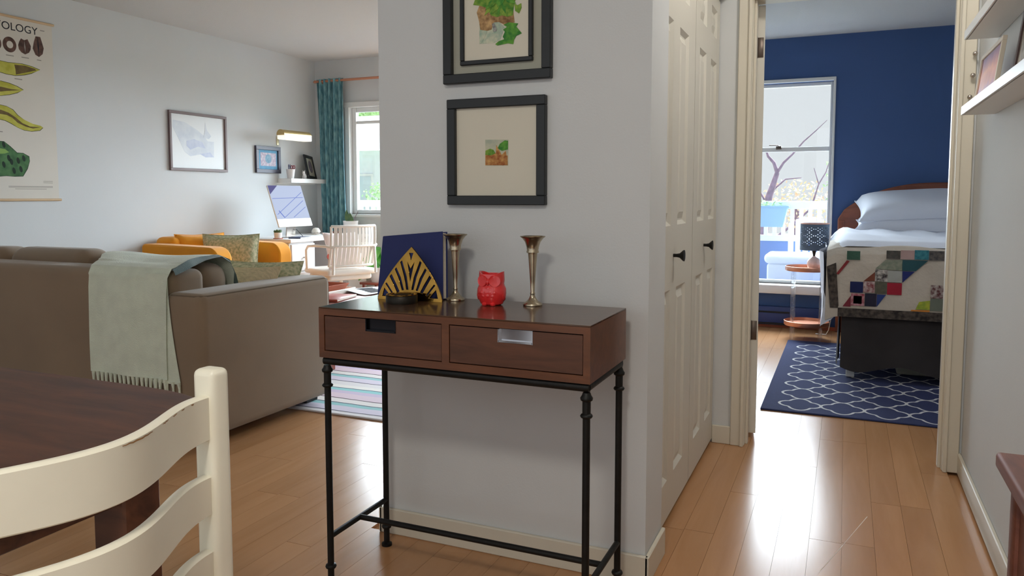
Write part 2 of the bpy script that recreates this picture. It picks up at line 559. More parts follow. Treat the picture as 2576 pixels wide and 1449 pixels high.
# ------------------------------------------------------------------ bedroom door, swung open
d2 = tag(bpy.data.objects.new('door_2', None), 'cream bedroom door swung open on two hinges', kind='structure')
d2.location = (-0.402, 3.727, 0)
d2.rotation_euler = (0, 0, R(8))
link(d2)
BX('door_leaf', 0, 0.04, 0, 0.78, 0.025, 2.02, DOORW, d2, 0.002, 1)
for z in (1.83, 0.52):
    b = MB()
    b.box(0.006, 0.034, -0.003, 0.001, z - 0.045, z + 0.045, 0.001, 1)
    b.tube([(0.003, -0.004, z - 0.048), (0.003, -0.004, z + 0.048)], 0.006, 10)
    b.build('hinge', HINGE, d2, True, 'grey steel hinge')

# ------------------------------------------------------------------ closet bifold door
d1 = tag(bpy.data.objects.new('door_1', None), 'cream panelled bifold closet door with two dark knobs', kind='structure')
link(d1)
def leaf(y0, y1, cols, knob_y):
    f = MB()
    XB, XF = -0.58, -0.545
    rows = ((0.16, 0.83), (1.05, 1.735), (1.84, 1.96))
    zs = [0.02, 0.16, 0.83, 1.05, 1.735, 1.84, 1.96, 2.02]
    ys = [y0, cols[0][0], cols[0][1], cols[1][0], cols[1][1], y1]
    for i in range(0, len(ys), 2):
        f.box(XB, XF, ys[i], ys[i + 1], zs[0], zs[-1])
    for j in range(0, len(zs), 2):
        for c in cols:
            f.box(XB, XF, c[0], c[1], zs[j], zs[j + 1])
    lf = f.build('door_leaf', DOORW, d1)
    for c in cols:
        for (za, zb) in rows:
            p = MB()
            a0, a1 = c[0], c[1]
            e1, e2 = 0.014, 0.044
            pr = [(XF, 0.0), (XF - 0.012, e1), (XF - 0.012, e1 + 0.006), (XF - 0.003, e2)]
            rings = []
            for (xx, e) in pr:
                rings.append([(xx, a0 + e, za + e), (xx, a1 - e, za + e), (xx, a1 - e, zb - e), (xx, a0 + e, zb - e)])
            for q0, q1 in zip(rings, rings[1:]):
                for k in range(4):
                    p.poly([q0[k], q0[(k + 1) % 4], q1[(k + 1) % 4], q1[k]])
            p.poly(rings[-1])
            p.build('panel', DOORW, lf)
    k = MB().lathe([(0, 0), (0.006, 0), (0.006, 0.012), (0.008, 0.022), (0.019, 0.034), (0.02, 0.038), (0.0, 0.04)], n=20)
    o = k.build('knob', IRON, lf, True, 'dark flared metal knob')
    o.rotation_euler = (0, R(90), 0)
    o.location = (XF, knob_y, 0.945)
leaf(2.392, 3.005, ((2.44, 2.605), (2.71, 2.875)), 2.655)
leaf(3.012, 3.592, ((3.10, 3.255), (3.37, 3.52)), 3.27)

# ------------------------------------------------------------------ windows
w1 = tag(link(bpy.data.objects.new('window_1', None)), 'living room window with pale frame behind the teal curtain, extended unseen for light', kind='structure')
b = MB()
for q in ((WX0 - 0.06, WX1 + 0.06, 6.365, 6.38, WZ1, WZ1 + 0.05), (WX0 - 0.05, WX0, 6.365, 6.38, WZ0, WZ1), (WX1, WX1 + 0.05, 6.365, 6.38, WZ0, WZ1)):
    b.box(*q, 0.003, 1)
b.build('casing', WHITE, w1, True)
b = MB()
for q in ((WX0, WX0 + 0.045, 6.42, 6.47, WZ0, WZ1), (WX1 - 0.045, WX1, 6.42, 6.47, 0, WZ1), (WX0 + 0.046, -3.761, 6.425, 6.465, WZ0, WZ0 + 0.045), (-3.699, WX1 - 0.046, 6.425, 6.465, 0, 0.045), (WX0 + 0.046, WX1 - 0.046, 6.425, 6.465, WZ1 - 0.045, WZ1), (WX0 + 0.046, -3.761, 6.43, 6.46, 1.865, 1.895), (-3.76, -3.7, 6.42, 6.47, 0, WZ1 - 0.046), (-2.68, -2.63, 6.42, 6.47, 0.046, WZ1 - 0.046)):
    b.box(*q, 0.003, 1)
b.build('window_frame', WHITE, w1, True)
for q in ((WX0 + 0.045, -3.76, WZ0 + 0.045, 1.865), (WX0 + 0.045, -3.76, 1.895, WZ1 - 0.045), (-3.7, -2.68, 0.045, 1.865), (-3.7, -2.68, 1.895, WZ1 - 0.045), (-2.63, WX1 - 0.045, 0.045, 1.865), (-2.63, WX1 - 0.045, 1.895, WZ1 - 0.045)):
    MB().box(q[0], q[1], 6.443, 6.447, q[2], q[3]).build('pane', GLASS, w1)
BX('window_sill', WX0 - 0.05, -3.76, 6.34, 6.44, WZ0 - 0.025, WZ0, WHITE, w1, 0.003, 1)

w2 = tag(link(bpy.data.objects.new('window_2', None)), 'tall white bedroom window with a cross rail and latch', kind='structure')
b = MB()
for q in ((BX0 - 0.05, BX1 + 0.02, 7.03, 7.05, BZ1, BZ1 + 0.03), (BX1, BX1 + 0.02, 7.035, 7.05, BZ0, BZ1), (BX0 - 0.02, BX0, 7.035, 7.05, BZ0, BZ1)):
    b.box(*q, 0.003, 1)
b.build('casing', WHITE, w2, True)
b = MB()
for q in ((BX0, BX0 + 0.03, 7.09, 7.14, BZ0, BZ1), (BX1 - 0.022, BX1, 7.09, 7.14, BZ0, BZ1), (BX0 + 0.031, BX1 - 0.023, 7.095, 7.135, BZ0, BZ0 + 0.03), (BX0 + 0.031, BX1 - 0.023, 7.095, 7.135, BZ1 - 0.03, BZ1), (BX0 + 0.031, BX1 - 0.023, 7.088, 7.138, 1.535, 1.575)):
    b.box(*q, 0.003, 1)
b.build('window_frame', WHITE, w2, True)
for z0, z1 in ((BZ0 + 0.03, 1.535), (1.575, BZ1 - 0.03)):
    MB().box(BX0 + 0.03, BX1 - 0.022, 7.113, 7.117, z0, z1).build('pane', GLASS, w2)
b = MB().box(-0.575, -0.53, 7.066, 7.088, 1.555, 1.585, 0.003, 1)
b.tube([(-0.555, 7.075, 1.585), (-0.56, 7.06, 1.592), (-0.63, 7.055, 1.592)], 0.004, 8)
b.build('latch', HINGE, w2, True)
BX('window_sill', BX0 - 0.1, BX1 + 0.01, 6.93, 7.11, 0.31, BZ0, WHITE, w2, 0.006, 2)

# ------------------------------------------------------------------ console table
CX0, CX1, CY0, CY1, CZ0, CZ1 = -1.372, -0.561, 1.765, 2.095, 0.69, 0.835
t = thing('console_table', 'dark wood console table with two drawers on a black iron stand', 'table', (-0.965, 1.93, 0))
ox, oy = 0.965, -1.93
def L(x, y): return x + ox, y + oy
def cb(name, x0, x1, y0, y1, z0, z1, m, par, bev=0.0015):
    return BX(name, x0 + ox, x1 + ox, y0 + oy, y1 + oy, z0, z1, m, par, bev, 1)
cb('top', CX0, CX1, CY0, CY1, CZ1 - 0.004, CZ1, CONS_TOP, t, 0.0008)
b = MB()
for q in ((CX0, CX1, CY0, CY1, CZ0, CZ0 + 0.02), (CX0, CX1, CY0, CY1, CZ1 - 0.022, CZ1 - 0.0041), (CX0, CX0 + 0.018, CY0, CY1, CZ0 + 0.02, CZ1 - 0.022), (CX1 - 0.018, CX1, CY0, CY1, CZ0 + 0.02, CZ1 - 0.022),
          (CX0 + 0.018, CX1 - 0.018, CY1 - 0.015, CY1, CZ0 + 0.02, CZ1 - 0.022), (-0.973, -0.951, CY0, CY1 - 0.015, CZ0 + 0.02, CZ1 - 0.022)):
    b.box(q[0] + ox, q[1] + ox, q[2] + oy, q[3] + oy, q[4], q[5])
b.build('case', CONS, t, False)
for q in ((-1.353, -0.974), (-0.950, -0.580)):
    cb('gap_shade_backing', q[0], q[1], CY0 + 0.016, CY0 + 0.03, CZ0 + 0.0205, CZ1 - 0.0225, DARK, t, 0)  # near-black sheet that puts shade into the drawer gaps
PULLD = mat('shaded nickel pull', (44, 44, 48), 0.2, metal=0.9)  # darker copy of the nickel, left pull's recess and reflection coloured in
for (x0, x1, hx0, hx1, pm_) in ((-1.352, -0.975, -1.212, -1.118, PULLD), (-0.949, -0.581, -0.808, -0.715, PULL)):
    z0, z1 = CZ0 + 0.0225, CZ1 - 0.0250
    hz = z1 - 0.030
    # drawer front with a notch for the pull
    dr = MB()
    yF, yB = CY0 + 0.002 + oy, CY0 + 0.015 + oy
    dr.box(x0 + ox, hx0 + ox, yF, yB, z0, z1)
    dr.box(hx1 + ox, x1 + ox, yF, yB, z0, z1)
    dr.box(hx0 + ox, hx1 + ox, yF, yB, z0, hz)
    dro = dr.build('drawer', CONS_D, t)
    b = MB()
    b.box(hx0 + ox, hx1 + ox, yF + 0.008, yF + 0.010, hz - 0.001, z1)
    b.box(hx0 + ox - 0.001, hx1 + ox + 0.001, yF - 0.0015, yF + 0.01, hz - 0.004, hz + 0.0015, 0.0005, 1)
    b.box(hx0 + ox - 0.002, hx0 + ox + 0.001, yF - 0.0015, yF + 0.008, hz - 0.004, z1)
    b.box(hx1 + ox - 0.001, hx1 + ox + 0.002, yF - 0.0015, yF + 0.008, hz - 0.004, z1)
    b.build('drawer_pull', pm_, dro, False, 'recessed metal pull')
# iron stand
zr = CZ0 - 0.012
def tub(name, a, bb, r, par=t):
    return MB().tube([(a[0] + ox, a[1] + oy, a[2]), (bb[0] + ox, bb[1] + oy, bb[2])], r, 16).build(name, IRON, par, True)
lx0, lx1, ly0, ly1 = -1.358, -0.575, 1.782, 2.08
for y in (ly0, ly1):
    tub('rail', (lx0 - 0.008, y, zr), (lx1 + 0.008, y, zr), 0.0115)
for xx in (lx0, lx1):
    tub('rail', (xx, ly0, zr), (xx, ly1, zr), 0.0115)
for xx in (lx0, lx1):
    for y in (ly0, ly1):
        b = MB().lathe([(0, 0), (0.017, 0), (0.017, 0.008), (0.0095, 0.012), (0.0095, 0.058), (0.0145, 0.060), (0.0165, 0.065), (0.0145, 0.070), (0.0095, 0.072), (0.0095, 0.60),
                        (0.014, 0.602), (0.016, 0.606), (0.014, 0.610), (0.0105, 0.612), (0.0105, 0.643), (0.015, 0.646), (0.016, 0.652), (0.012, 0.658), (0.0095, 0.665), (0, 0.665)], (xx + ox, y + oy, 0), 18)
        b.build('leg', IRON, t, True)
zs_ = 0.155
for xx in (lx0, lx1):
    tub('stretcher', (xx, ly0, zs_), (xx, ly1, zs_), 0.0085)
tub('stretcher', (lx0, 1.931, zs_), (lx1, 1.931, zs_), 0.0085)

# ------------------------------------------------------------------ things on the console
def vase(x, y, label):
    t = thing('trumpet_vase', label, 'vase', (x, y, CZ1), 0, 'silver trumpet vases on the console')
    MB().lathe([(0, 0), (0.0275, 0), (0.0285, 0.003), (0.027, 0.007), (0.017, 0.013), (0.010, 0.022), (0.0065, 0.031), (0.0075, 0.034), (0.0075, 0.0365), (0.006, 0.039),
                (0.0075, 0.07), (0.0105, 0.115), (0.0135, 0.152)], n=32).build('stem', BRASSD, t, True)
    MB().lathe([(0.0135, 0.152), (0.0175, 0.153), (0.018, 0.157), (0.0165, 0.160), (0.018, 0.170), (0.0225, 0.184), (0.031, 0.195), (0.0365, 0.199), (0.0365, 0.201),
                (0.033, 0.200), (0.021, 0.186), (0.0155, 0.165), (0.012, 0.140), (0.0, 0.135)], n=32).build('flared_rim', BRASSD, t, True)
vase(-1.078, 2.045, 'tarnished silver trumpet vase between the navy book and the red owl')
vase(-0.822, 2.035, 'tarnished silver trumpet vase to the right of the red owl')

# owl
def owl(x, y):
    t = thing('owl_pot', 'glossy red ceramic owl pot between two trumpet vases', 'owl pot', (x, y, CZ1), R(4))
    b = MB()
    prof = [(0.026, 0.0), (0.033, 0.004), (0.040, 0.018), (0.0435, 0.034), (0.0425, 0.048), (0.0385, 0.058), (0.037, 0.063), (0.0385, 0.072), (0.038, 0.085), (0.037, 0.094)]
    n = 40
    rings = []
    for r, z in prof:
        ring = []
        for k in range(n):
            a = k * 2 * math.pi / n
            ex, ey = 1.0, 0.86
            zz = z
            if z > 0.08:
                ear = max(0.0, abs(math.cos(a)) - 0.55) / 0.45
                zz += (z - 0.08) / 0.014 * 0.0045 * ear - (z - 0.08) / 0.014 * 0.003 * (1 - ear)
            rr = r
            if z > 0.055 and math.sin(a) < 0:
                rr *= 1 - 0.05 * max(0, -math.sin(a)) * (1 if abs(math.cos(a)) < .35 else 0)
            ring.append(b.bm.verts.new((ex * rr * math.cos(a), ey * rr * math.sin(a), zz)))
        rings.append(ring)
    inner = [b.bm.verts.new((v.co.x * 0.86, v.co.y * 0.86, v.co.z - 0.001)) for v in rings[-1]]
    rings.append(inner)
    low = [b.bm.verts.new((v.co.x * 0.9, v.co.y * 0.9, 0.05)) for v in inner]
    rings.append(low)
    for p, q in zip(rings, rings[1:]):
        for k in range(n):
            b.bm.faces.new((p[k], p[(k + 1) % n], q[(k + 1) % n], q[k]))
    b.bm.faces.new(rings[0][::-1])
    b.bm.faces.new(rings[-1])
    b.build('body', RED, t, True)
    for s in (-1, 1):
        e = MB().lathe([(0.0175, 0), (0.0165, 0.0018), (0.014, 0.0012), (0.0, 0.0016)], n=24)
        o = e.build('eye', RED, t, True, 'raised round eye')
        o.location = (s * 0.019, -0.0275, 0.072)
        o.rotation_euler = (R(86), 0, R(s * 22))
        g = MB().lathe([(0.0, 0), (0.007, 0.001), (0.008, 0.006), (0.004, 0.010), (0, 0.011)], (s * 0.013, -0.026, 0.0), 14)
        g.build('foot', RED, t, True)
        wg = MB()
        wg.lathe([(0, 0), (0.006, 0.004), (0.009, 0.016), (0.008, 0.03), (0.004, 0.04), (0, 0.043)], (s * 0.0385, -0.002, 0.012), 14, 0.55, 1.5)
        wg.build('wing', RED, t, True)
    MB().lathe([(0, 0), (0.003, 0.004), (0.0055, 0.013), (0.003, 0.018), (0, 0.019)], (0, -0.034, 0.058), 12).build('beak', RED, t, True)
    for i, (fx, fz) in enumerate([(-.014, .047), (0, .049), (.014, .047), (-.02, .038), (-.007, .039), (.007, .039), (.02, .038), (-.014, .029), (0, .03), (.014, .029)]):
        q = MB().lathe([(0, 0), (0.006, 0.001), (0.004, 0.0025), (0, 0.003)], n=10)
        o = q.build('feather', RED, t, True)
        o.location = (fx, -0.0355 + abs(fx) * 0.22 + (0.002 if fz > .045 else 0), fz)
        o.rotation_euler = (R(90), 0, R(fx * 900))
owl(-0.938, 2.005)

# navy book standing open against the wall
t = thing('standing_book', 'navy blue cloth book standing upright behind the brass fan holder', 'book', (-1.235, 2.052, CZ1), R(-7))
lean = Matrix.Rotation(R(-5), 4, 'X')
skew = Matrix.Rotation(R(-3.0), 4, 'Y')
cov = MB().box(-0.122, 0.122, -0.013, -0.010, 0.0, 0.198, 0.001, 1, lean)
cov.box(-0.122, 0.122, 0.010, 0.013, 0.0, 0.198, 0.001, 1, lean)
cov.box(-0.125, -0.120, -0.013, 0.013, 0.0, 0.198, 0.002, 1, lean)
cov.build('cover', NAVYBOOK, t, True)
MB().box(-0.119, 0.118, -0.009, 0.009, 0.004, 0.194, 0, 1, lean).build('pages', PAGES, t)
for o in t.children:
    for v in o.data.vertices:
        v.co.z += 0.085 * v.co.x * (v.co.z / 0.2)
        v.co.x += 0.012 * (v.co.z / 0.2 - 0.5) * (1 if v.co.x < 0 else -1)

# brass fan holder
t = thing('fan_candle_holder', 'pointed brass fan candle holder with cut-out rays before the navy book', 'candle holder', (-1.203, 1.985, CZ1), R(3))
cu = bpy.data.curves.new('fan', 'CURVE')
cu.dimensions = '2D'
cu.fill_mode = 'BOTH'
cu.extrude = 0.0022
cu.bevel_depth = 0.0008
def spl(pts):
    s = cu.splines.new('POLY')
    s.points.add(len(pts) - 1)
    for p, q in zip(s.points, pts):
        p.co = (q[0], q[1], 0, 1)
    s.use_cyclic_u = True
Wd, Ht = 0.109, 0.162
def halfw(z):
    return Wd * (1 - (z / Ht) ** 1.45) ** 0.98
out = [(-halfw(Ht * i / 24), Ht * i / 24) for i in range(25)] + [(halfw(Ht * i / 24), Ht * i / 24) for i in range(23, -1, -1)]
spl(out)
spl([(-0.096, 0.009), (-0.088, 0.036), (-0.062, 0.009)])
spl([(0.096, 0.009), (0.088, 0.036), (0.062, 0.009)])
def slot(pts, both=True):
    q = [((px_ - 648) * 0.000264, (960 - py_) * 0.000264) for px_, py_ in pts]
    spl(q)
    if both:
        spl([(-a, b_) for a, b_ in q][::-1])
slot([(618, 412), (678, 412), (648, 510)], False)
slot([(596, 500), (648, 592), (700, 500), (648, 760)], False)
slot([(508, 522), (534, 500), (604, 690), (634, 840), (600, 840), (566, 690)])
slot([(440, 606), (464, 584), (528, 700), (576, 845), (545, 850), (492, 705)])
slot([(376, 690), (404, 662), (468, 770), (520, 862), (484, 880), (430, 782)])
slot([(322, 776), (344, 764), (446, 892), (424, 904)])
tmp = bpy.data.objects.new('tmp', cu)
col.objects.link(tmp)
me = bpy.data.meshes.new_from_object(tmp.evaluated_get(bpy.context.evaluated_depsgraph_get()))
bpy.data.objects.remove(tmp)
me.materials.clear()
me.materials.append(BRASS)
o = bpy.data.objects.new('fan_plate', me)
o.rotation_euler = (R(84), 0, 0)
link(o, t)
b = MB().lathe([(0, 0), (0.0465, 0), (0.047, 0.002), (0.047, 0.022), (0.045, 0.024), (0, 0.024)], (0.0, -0.050, 0.0), 40)
b.build('candle_cup', BRONZE, t, True, 'dark bronze cup')
b = MB().lathe([(0.046, 0.0), (0.046, 0.0015), (0.036, 0.002), (0.034, -0.002), (0, -0.002)], (0.0, -0.050, 0.0245), 40)
b.build('cup_plate', BRASS, t, True, 'shiny brass dish')

# ------------------------------------------------------------------ framed pictures on the partition
def frame_xz(par, x0, x1, z0, z1, bw, yb, depth, m=BLACKF, name='frame'):
    b = MB()
    for q in ((x0, x1, z0, z0 + bw), (x0, x1, z1 - bw, z1)):
        b.box(q[0], q[1], yb - depth, yb, q[2], q[3], 0.002, 1)
    for q in ((x0, x0 + bw, z0 + bw, z1 - bw), (x1 - bw, x1, z0 + bw, z1 - bw)):
        b.box(q[0], q[1], yb - depth, yb, q[2], q[3], 0.002, 1)
    return b.build(name, m, par, True)
def flat_xz(name, pts, y, m, par, ox=0, oz=0, th=0.0004):
    return MB().prism([(px - ox, y, pz - oz) for px, pz in pts], (0, -th, 0)).build(name, m, par)
WCG = mat('watercolour green', (72, 130, 48), 0.9, c2=(140, 170, 70), vscale=55)
WCG2 = mat('watercolour leaf green', (52, 122, 52), 0.9, c2=(108, 168, 66), vscale=60)
WCB = mat('watercolour brown', (116, 84, 54), 0.9, c2=(206, 170, 120), vscale=45)
WCS = mat('watercolour grey', (84, 84, 88), 0.9, c2=(200, 204, 196), vscale=60)
WCT = mat('watercolour pale green', (150, 176, 158), 0.9, c2=(206, 208, 184), vscale=50)
WCR = mat('watercolour rust', (150, 84, 46), 0.9, c2=(206, 160, 96), vscale=70)
WCK = mat('watercolour pale sky', (206, 202, 176), 0.9, c2=(170, 178, 160), vscale=30)
def pic_thing(label, x, z):
    return thing('framed_picture', label, 'picture', (x, 2.17, z))
t = pic_thing('small framed watercolour landscape in a wide cream mat above the console', -0.995, 1.123)
X = lambda x: x + 0.995
frame_xz(t, X(-1.161), X(-0.829), 0.0, 0.329, 0.029, -0.001, 0.022)
BX('mat_board', X(-1.133), X(-0.857), -0.009, -0.005, 0.027, 0.302, MATBOARD, t)
def fx(name, pts, y, m, ox=-0.995, oz=1.123): return flat_xz(name, pts, y, m, t, ox, oz)
fx('painting', [(-1.032, 1.245), (-0.954, 1.244), (-0.954, 1.323), (-1.032, 1.325)], -0.0092, WCK)
fx('painted_hillside', [(-1.032, 1.246), (-0.956, 1.245), (-0.956, 1.275), (-0.975, 1.272), (-0.997, 1.283), (-1.015, 1.276), (-1.032, 1.280)], -0.0096, WCR)
fx('painted_bushes', [(-1.032, 1.278), (-1.012, 1.276), (-0.997, 1.282), (-1.004, 1.293), (-1.015, 1.297), (-1.031, 1.291)], -0.0100, WCG)
fx('painted_tree', [(-0.99, 1.297), (-0.975, 1.289), (-0.955, 1.293), (-0.9545, 1.319), (-0.965, 1.321), (-0.982, 1.311)], -0.0100, WCG2)
fx('painted_rocks', [(-0.997, 1.262), (-0.994, 1.308), (-0.976, 1.277), (-0.962, 1.289), (-0.956, 1.25), (-0.972, 1.244)], -0.0104, WCR)
t = pic_thing('double framed watercolour of leaves and rocks hanging at the top edge', -0.995, 1.5)
frame_xz(t, X(-1.172), X(-0.812), 0.0, 0.47, 0.029, -0.001, 0.024)
BX('backing', X(-1.145), X(-0.84), -0.006, -0.003, 0.027, 0.443, PAPERG, t)
frame_xz(t, X(-1.115), X(-0.872), 0.055, 0.415, 0.0135, -0.007, 0.012, name='inner_frame')
BX('mat_board', X(-1.103), X(-0.884), -0.011, -0.008, 0.067, 0.403, MATBOARD, t)
def fu(name, pts, y, m): return flat_xz(name, pts, y, m, t, -0.995, 1.5)
fu('painted_path', [(-1.05, 1.618), (-1.0, 1.617), (-0.98, 1.625), (-0.965, 1.66), (-0.985, 1.68), (-1.05, 1.68)], -0.0113, WCT)
fu('painted_bank', [(-1.05, 1.733), (-1.019, 1.745), (-0.94, 1.74), (-0.932, 1.672), (-0.952, 1.671), (-0.967, 1.669), (-0.984, 1.678), (-1.002, 1.678), (-1.009, 1.657), (-1.024, 1.655), (-1.047, 1.66), (-1.051, 1.686), (-1.059, 1.713)], -0.0117, WCB)
fu('painted_foliage', [(-1.071, 1.737), (-1.061, 1.76), (-1.045, 1.83), (-0.98, 1.85), (-0.938, 1.82), (-0.92, 1.76), (-0.933, 1.728), (-0.938, 1.693), (-0.956, 1.691), (-0.974, 1.697), (-0.99, 1.693), (-1.01, 1.70), (-1.019, 1.714), (-1.03, 1.726), (-1.05, 1.733)], -0.0121, WCG)
fu('painted_leaf', [(-0.933, 1.728), (-0.922, 1.722), (-0.91, 1.727), (-0.909, 1.713), (-0.917, 1.697), (-0.93, 1.706)], -0.0123, WCG)
fu('painted_leaf', [(-0.969, 1.668), (-0.951, 1.674), (-0.92, 1.668), (-0.926, 1.659), (-0.908, 1.638), (-0.926, 1.632), (-0.934, 1.62), (-0.936, 1.608), (-0.954, 1.612), (-0.989, 1.608), (-0.996, 1.613), (-0.984, 1.621), (-0.966, 1.625), (-0.971, 1.633), (-0.964, 1.647), (-0.97, 1.654), (-0.957, 1.661)], -0.0125, WCG2)
fu('painted_stone', [(-1.007, 1.674), (-1.0, 1.677), (-0.99, 1.658), (-0.992, 1.651), (-1.002, 1.65)], -0.0125, WCS)
fu('painted_grass', [(-1.05, 1.657), (-1.024, 1.655), (-1.031, 1.638), (-1.044, 1.619), (-1.05, 1.618)], -0.0121, WCT)

rl = random.Random(11)
for k in range(26):
    a = rl.uniform(-1.15, 1.15)
    bx_, bz_ = -0.99 + rl.uniform(-0.03, 0.03), 1.76 + rl.uniform(-0.03, 0.04)
    ln = rl.uniform(0.03, 0.055)
    dx, dz = math.sin(a) * ln, -math.cos(a) * ln
    nx, nz = -dz * 0.16, dx * 0.16
    fu('painted_leaf', [(bx_, bz_), (bx_ + dx * 0.5 + nx, bz_ + dz * 0.5 + nz), (bx_ + dx, bz_ + dz), (bx_ + dx * 0.5 - nx, bz_ + dz * 0.5 - nz)], -0.0127 - 0.00005 * k, WCG2 if k % 3 else WCG)

# ------------------------------------------------------------------ dining table and chair (foreground)
t = thing('dining_table', 'dark walnut dining table with rounded corners behind the cream chair', 'table', (-1.58, 0.32, 0))
pts = []
for k in range(64):
    a = k * 2 * math.pi / 64
    c, s = math.cos(a), math.sin(a)
    e = 2 / 6.0
    pts.append((0.53 * math.copysign(abs(c) ** e, c), 0.83 * math.copysign(abs(s) ** e, s), 0.722))
MB().prism(pts, (0, 0, 0.028)).build('top', WALNUT, t, True, bevel=0.004)
for sx in (-1, 1):
    for sy in (-1, 1):
        BX('leg', sx * 0.448 - 0.038, sx * 0.448 + 0.038, sy * 0.60 - 0.038, sy * 0.60 + 0.038, 0, 0.722, WALNUT, t, 0.004, 1)
for sx in (-1, 1):
    BX('apron', sx * 0.45 - 0.012, sx * 0.45 + 0.012, -0.562, 0.562, 0.625, 0.722, WALNUT, t, 0.002, 1)
for sy in (-1, 1):
    BX('apron', -0.41, 0.41, sy * 0.60 - 0.012, sy * 0.60 + 0.012, 0.625, 0.722, WALNUT, t, 0.002, 1)

t = thing('dining_chair', 'cream painted ladder back dining chair with chipped top rail', 'chair', (-1.05, 0.607, 0))
px = 0.195
for s in (-1, 1):
    o = BX('post', px - 0.021, px + 0.021, s * 0.238 - 0.0175, s * 0.238 + 0.0175, 0, 0.897, CREAM, t, 0.010, 4)
def rail(z0, z1, nm='back_rail'):
    b = MB()
    def cx(v):
        y = v * 0.226
        return px + 0.003 + 0.078 * (0.5 + 0.5 * math.cos(math.pi * v))
    n = 40
    prof = [(-0.009, 0.0), (-0.009, 1.0), (-0.005, 1.04), (0.005, 1.04), (0.009, 1.0), (0.009, 0.0), (0.005, -0.04), (-0.005, -0.04)]
    rings = []
    for i in range(n + 1):
        v = -1 + 2 * i / n
        bow = 0.006 * (1 - v * v)
        rings.append([b.bm.verts.new((cx(v) + d, v * 0.226, z0 - bow * 0.3 + (z1 - z0 + bow) * h)) for d, h in prof])
    for p, q in zip(rings, rings[1:]):
        for k in range(len(prof)):
            b.bm.faces.new((p[k], p[(k + 1) % len(prof)], q[(k + 1) % len(prof)], q[k]))
    b.bm.faces.new(rings[0]); b.bm.faces.new(rings[-1][::-1])
    return b.build(nm, CREAM, t, 40)
r1 = rail(0.795, 0.857)
rail(0.683, 0.738)
rail(0.575, 0.625)
for va, vb, th in ((0.05, 0.3, 0.0022), (0.42, 0.5, 0.0016), (0.56, 0.62, 0.0016), (0.68, 0.72, 0.0016), (0.8, 0.83, 0.0022)):
    b = MB()
    n = 10
    A, B_ = [], []
    for i in range(n + 1):
        v = va + (vb - va) * i / n
        xx = px + 0.003 + 0.078 * (0.5 + 0.5 * math.cos(math.pi * v)) + 0.0093
        j = random.uniform(-0.0007, 0.0007)
        zt = 0.857 + 0.004 * (1 - v * v) - 0.001 + j
        A.append((xx, v * 0.226, zt)); B_.append((xx + 0.0002, v * 0.226, zt - th * (0.4 + 0.6 * math.sin(math.pi * i / n)) ))
    for i in range(n):
        b.poly([A[i], A[i + 1], B_[i + 1], B_[i]])
    b.build('paint_chip', WEAR, r1, False, 'brown chip in the paint')
BX('seat', -0.21, 0.21, -0.225, 0.225, 0.435, 0.465, CREAM, t, 0.012, 3)
for s in (-1, 1):
    BX('leg', -0.205, -0.165, s * 0.195 - 0.02, s * 0.195 + 0.02, 0, 0.436, CREAM, t, 0.006, 2)
    BX('stretcher', -0.17, px - 0.02, s * 0.215 - 0.01, s * 0.215 + 0.01, 0.18, 0.205, CREAM, t, 0.004, 1)

# ------------------------------------------------------------------ mahogany cabinet at the right edge
t = thing('side_cabinet', 'dark mahogany cabinet with moulded top at the lower right edge', 'cabinet', (0.334, 0.765, 0))
b = MB()
b.box(-0.112, 0.108, -0.62, 0.585, 0.735, 0.76, 0.006, 3)
b.box(-0.104, 0.105, -0.612, 0.577, 0.722, 0.736, 0.004, 2)
b.build('top', OTHERW, t, True)
BX('body', -0.088, 0.1, -0.6, 0.562, 0.06, 0.723, OTHERW, t, 0.004, 1)
for yy in (-0.59, 0.522):
    BX('corner_post', -0.094, -0.05, yy, yy + 0.042, 0.0, 0.723, OTHERW, t, 0.006, 2)

# ------------------------------------------------------------------ picture ledges on the right wall
def ledge(z, label):
    t = thing('picture_ledge', label, 'shelf', (0.47, 2.3, z), 0, 'white picture ledges on the right wall')
    BX('board', -0.1, -0.001, -1.0, 0.86, 0.0, 0.018, WHITE, t, 0.001, 1)
    BX('lip', -0.105, -0.096, -1.0, 0.86, 0.0, 0.03, WHITE, t, 0.001, 1)
    return t
ledge(1.437, 'lower white picture ledge holding the sunset photograph')
ledge(1.70, 'upper white picture ledge at the top right corner')
def leaning(name, y0, y1, z, h, m, inner, label, cat='picture', bw=0.02, xb=0.42):
    """frame on the ledge leaning on the right wall, facing -x"""
    t = thing(name, label, cat, (xb, (y0 + y1) / 2, z))
    hw = (y1 - y0) / 2
    mt = Matrix.Translation((0, 0, 0)) @ Matrix.Rotation(R(7), 4, 'Y')
    b = MB()
    for q in ((-hw, hw, 0, bw), (-hw, hw, h - bw, h)):
        b.box(-0.006, 0.006, q[0], q[1], q[2], q[3], 0.001, 1, mt)
    for q in ((-hw, -hw + bw, bw, h - bw), (hw - bw, hw, bw, h - bw)):
        b.box(-0.006, 0.006, q[0], q[1], q[2], q[3], 0.001, 1, mt)
    b.build('frame', m, t, True)
    MB().box(-0.001, 0.004, -hw + bw * .8, hw - bw * .8, bw * .8, h - bw * .8, 0, 1, mt).build('print', inner, t)
    return t, mt, hw
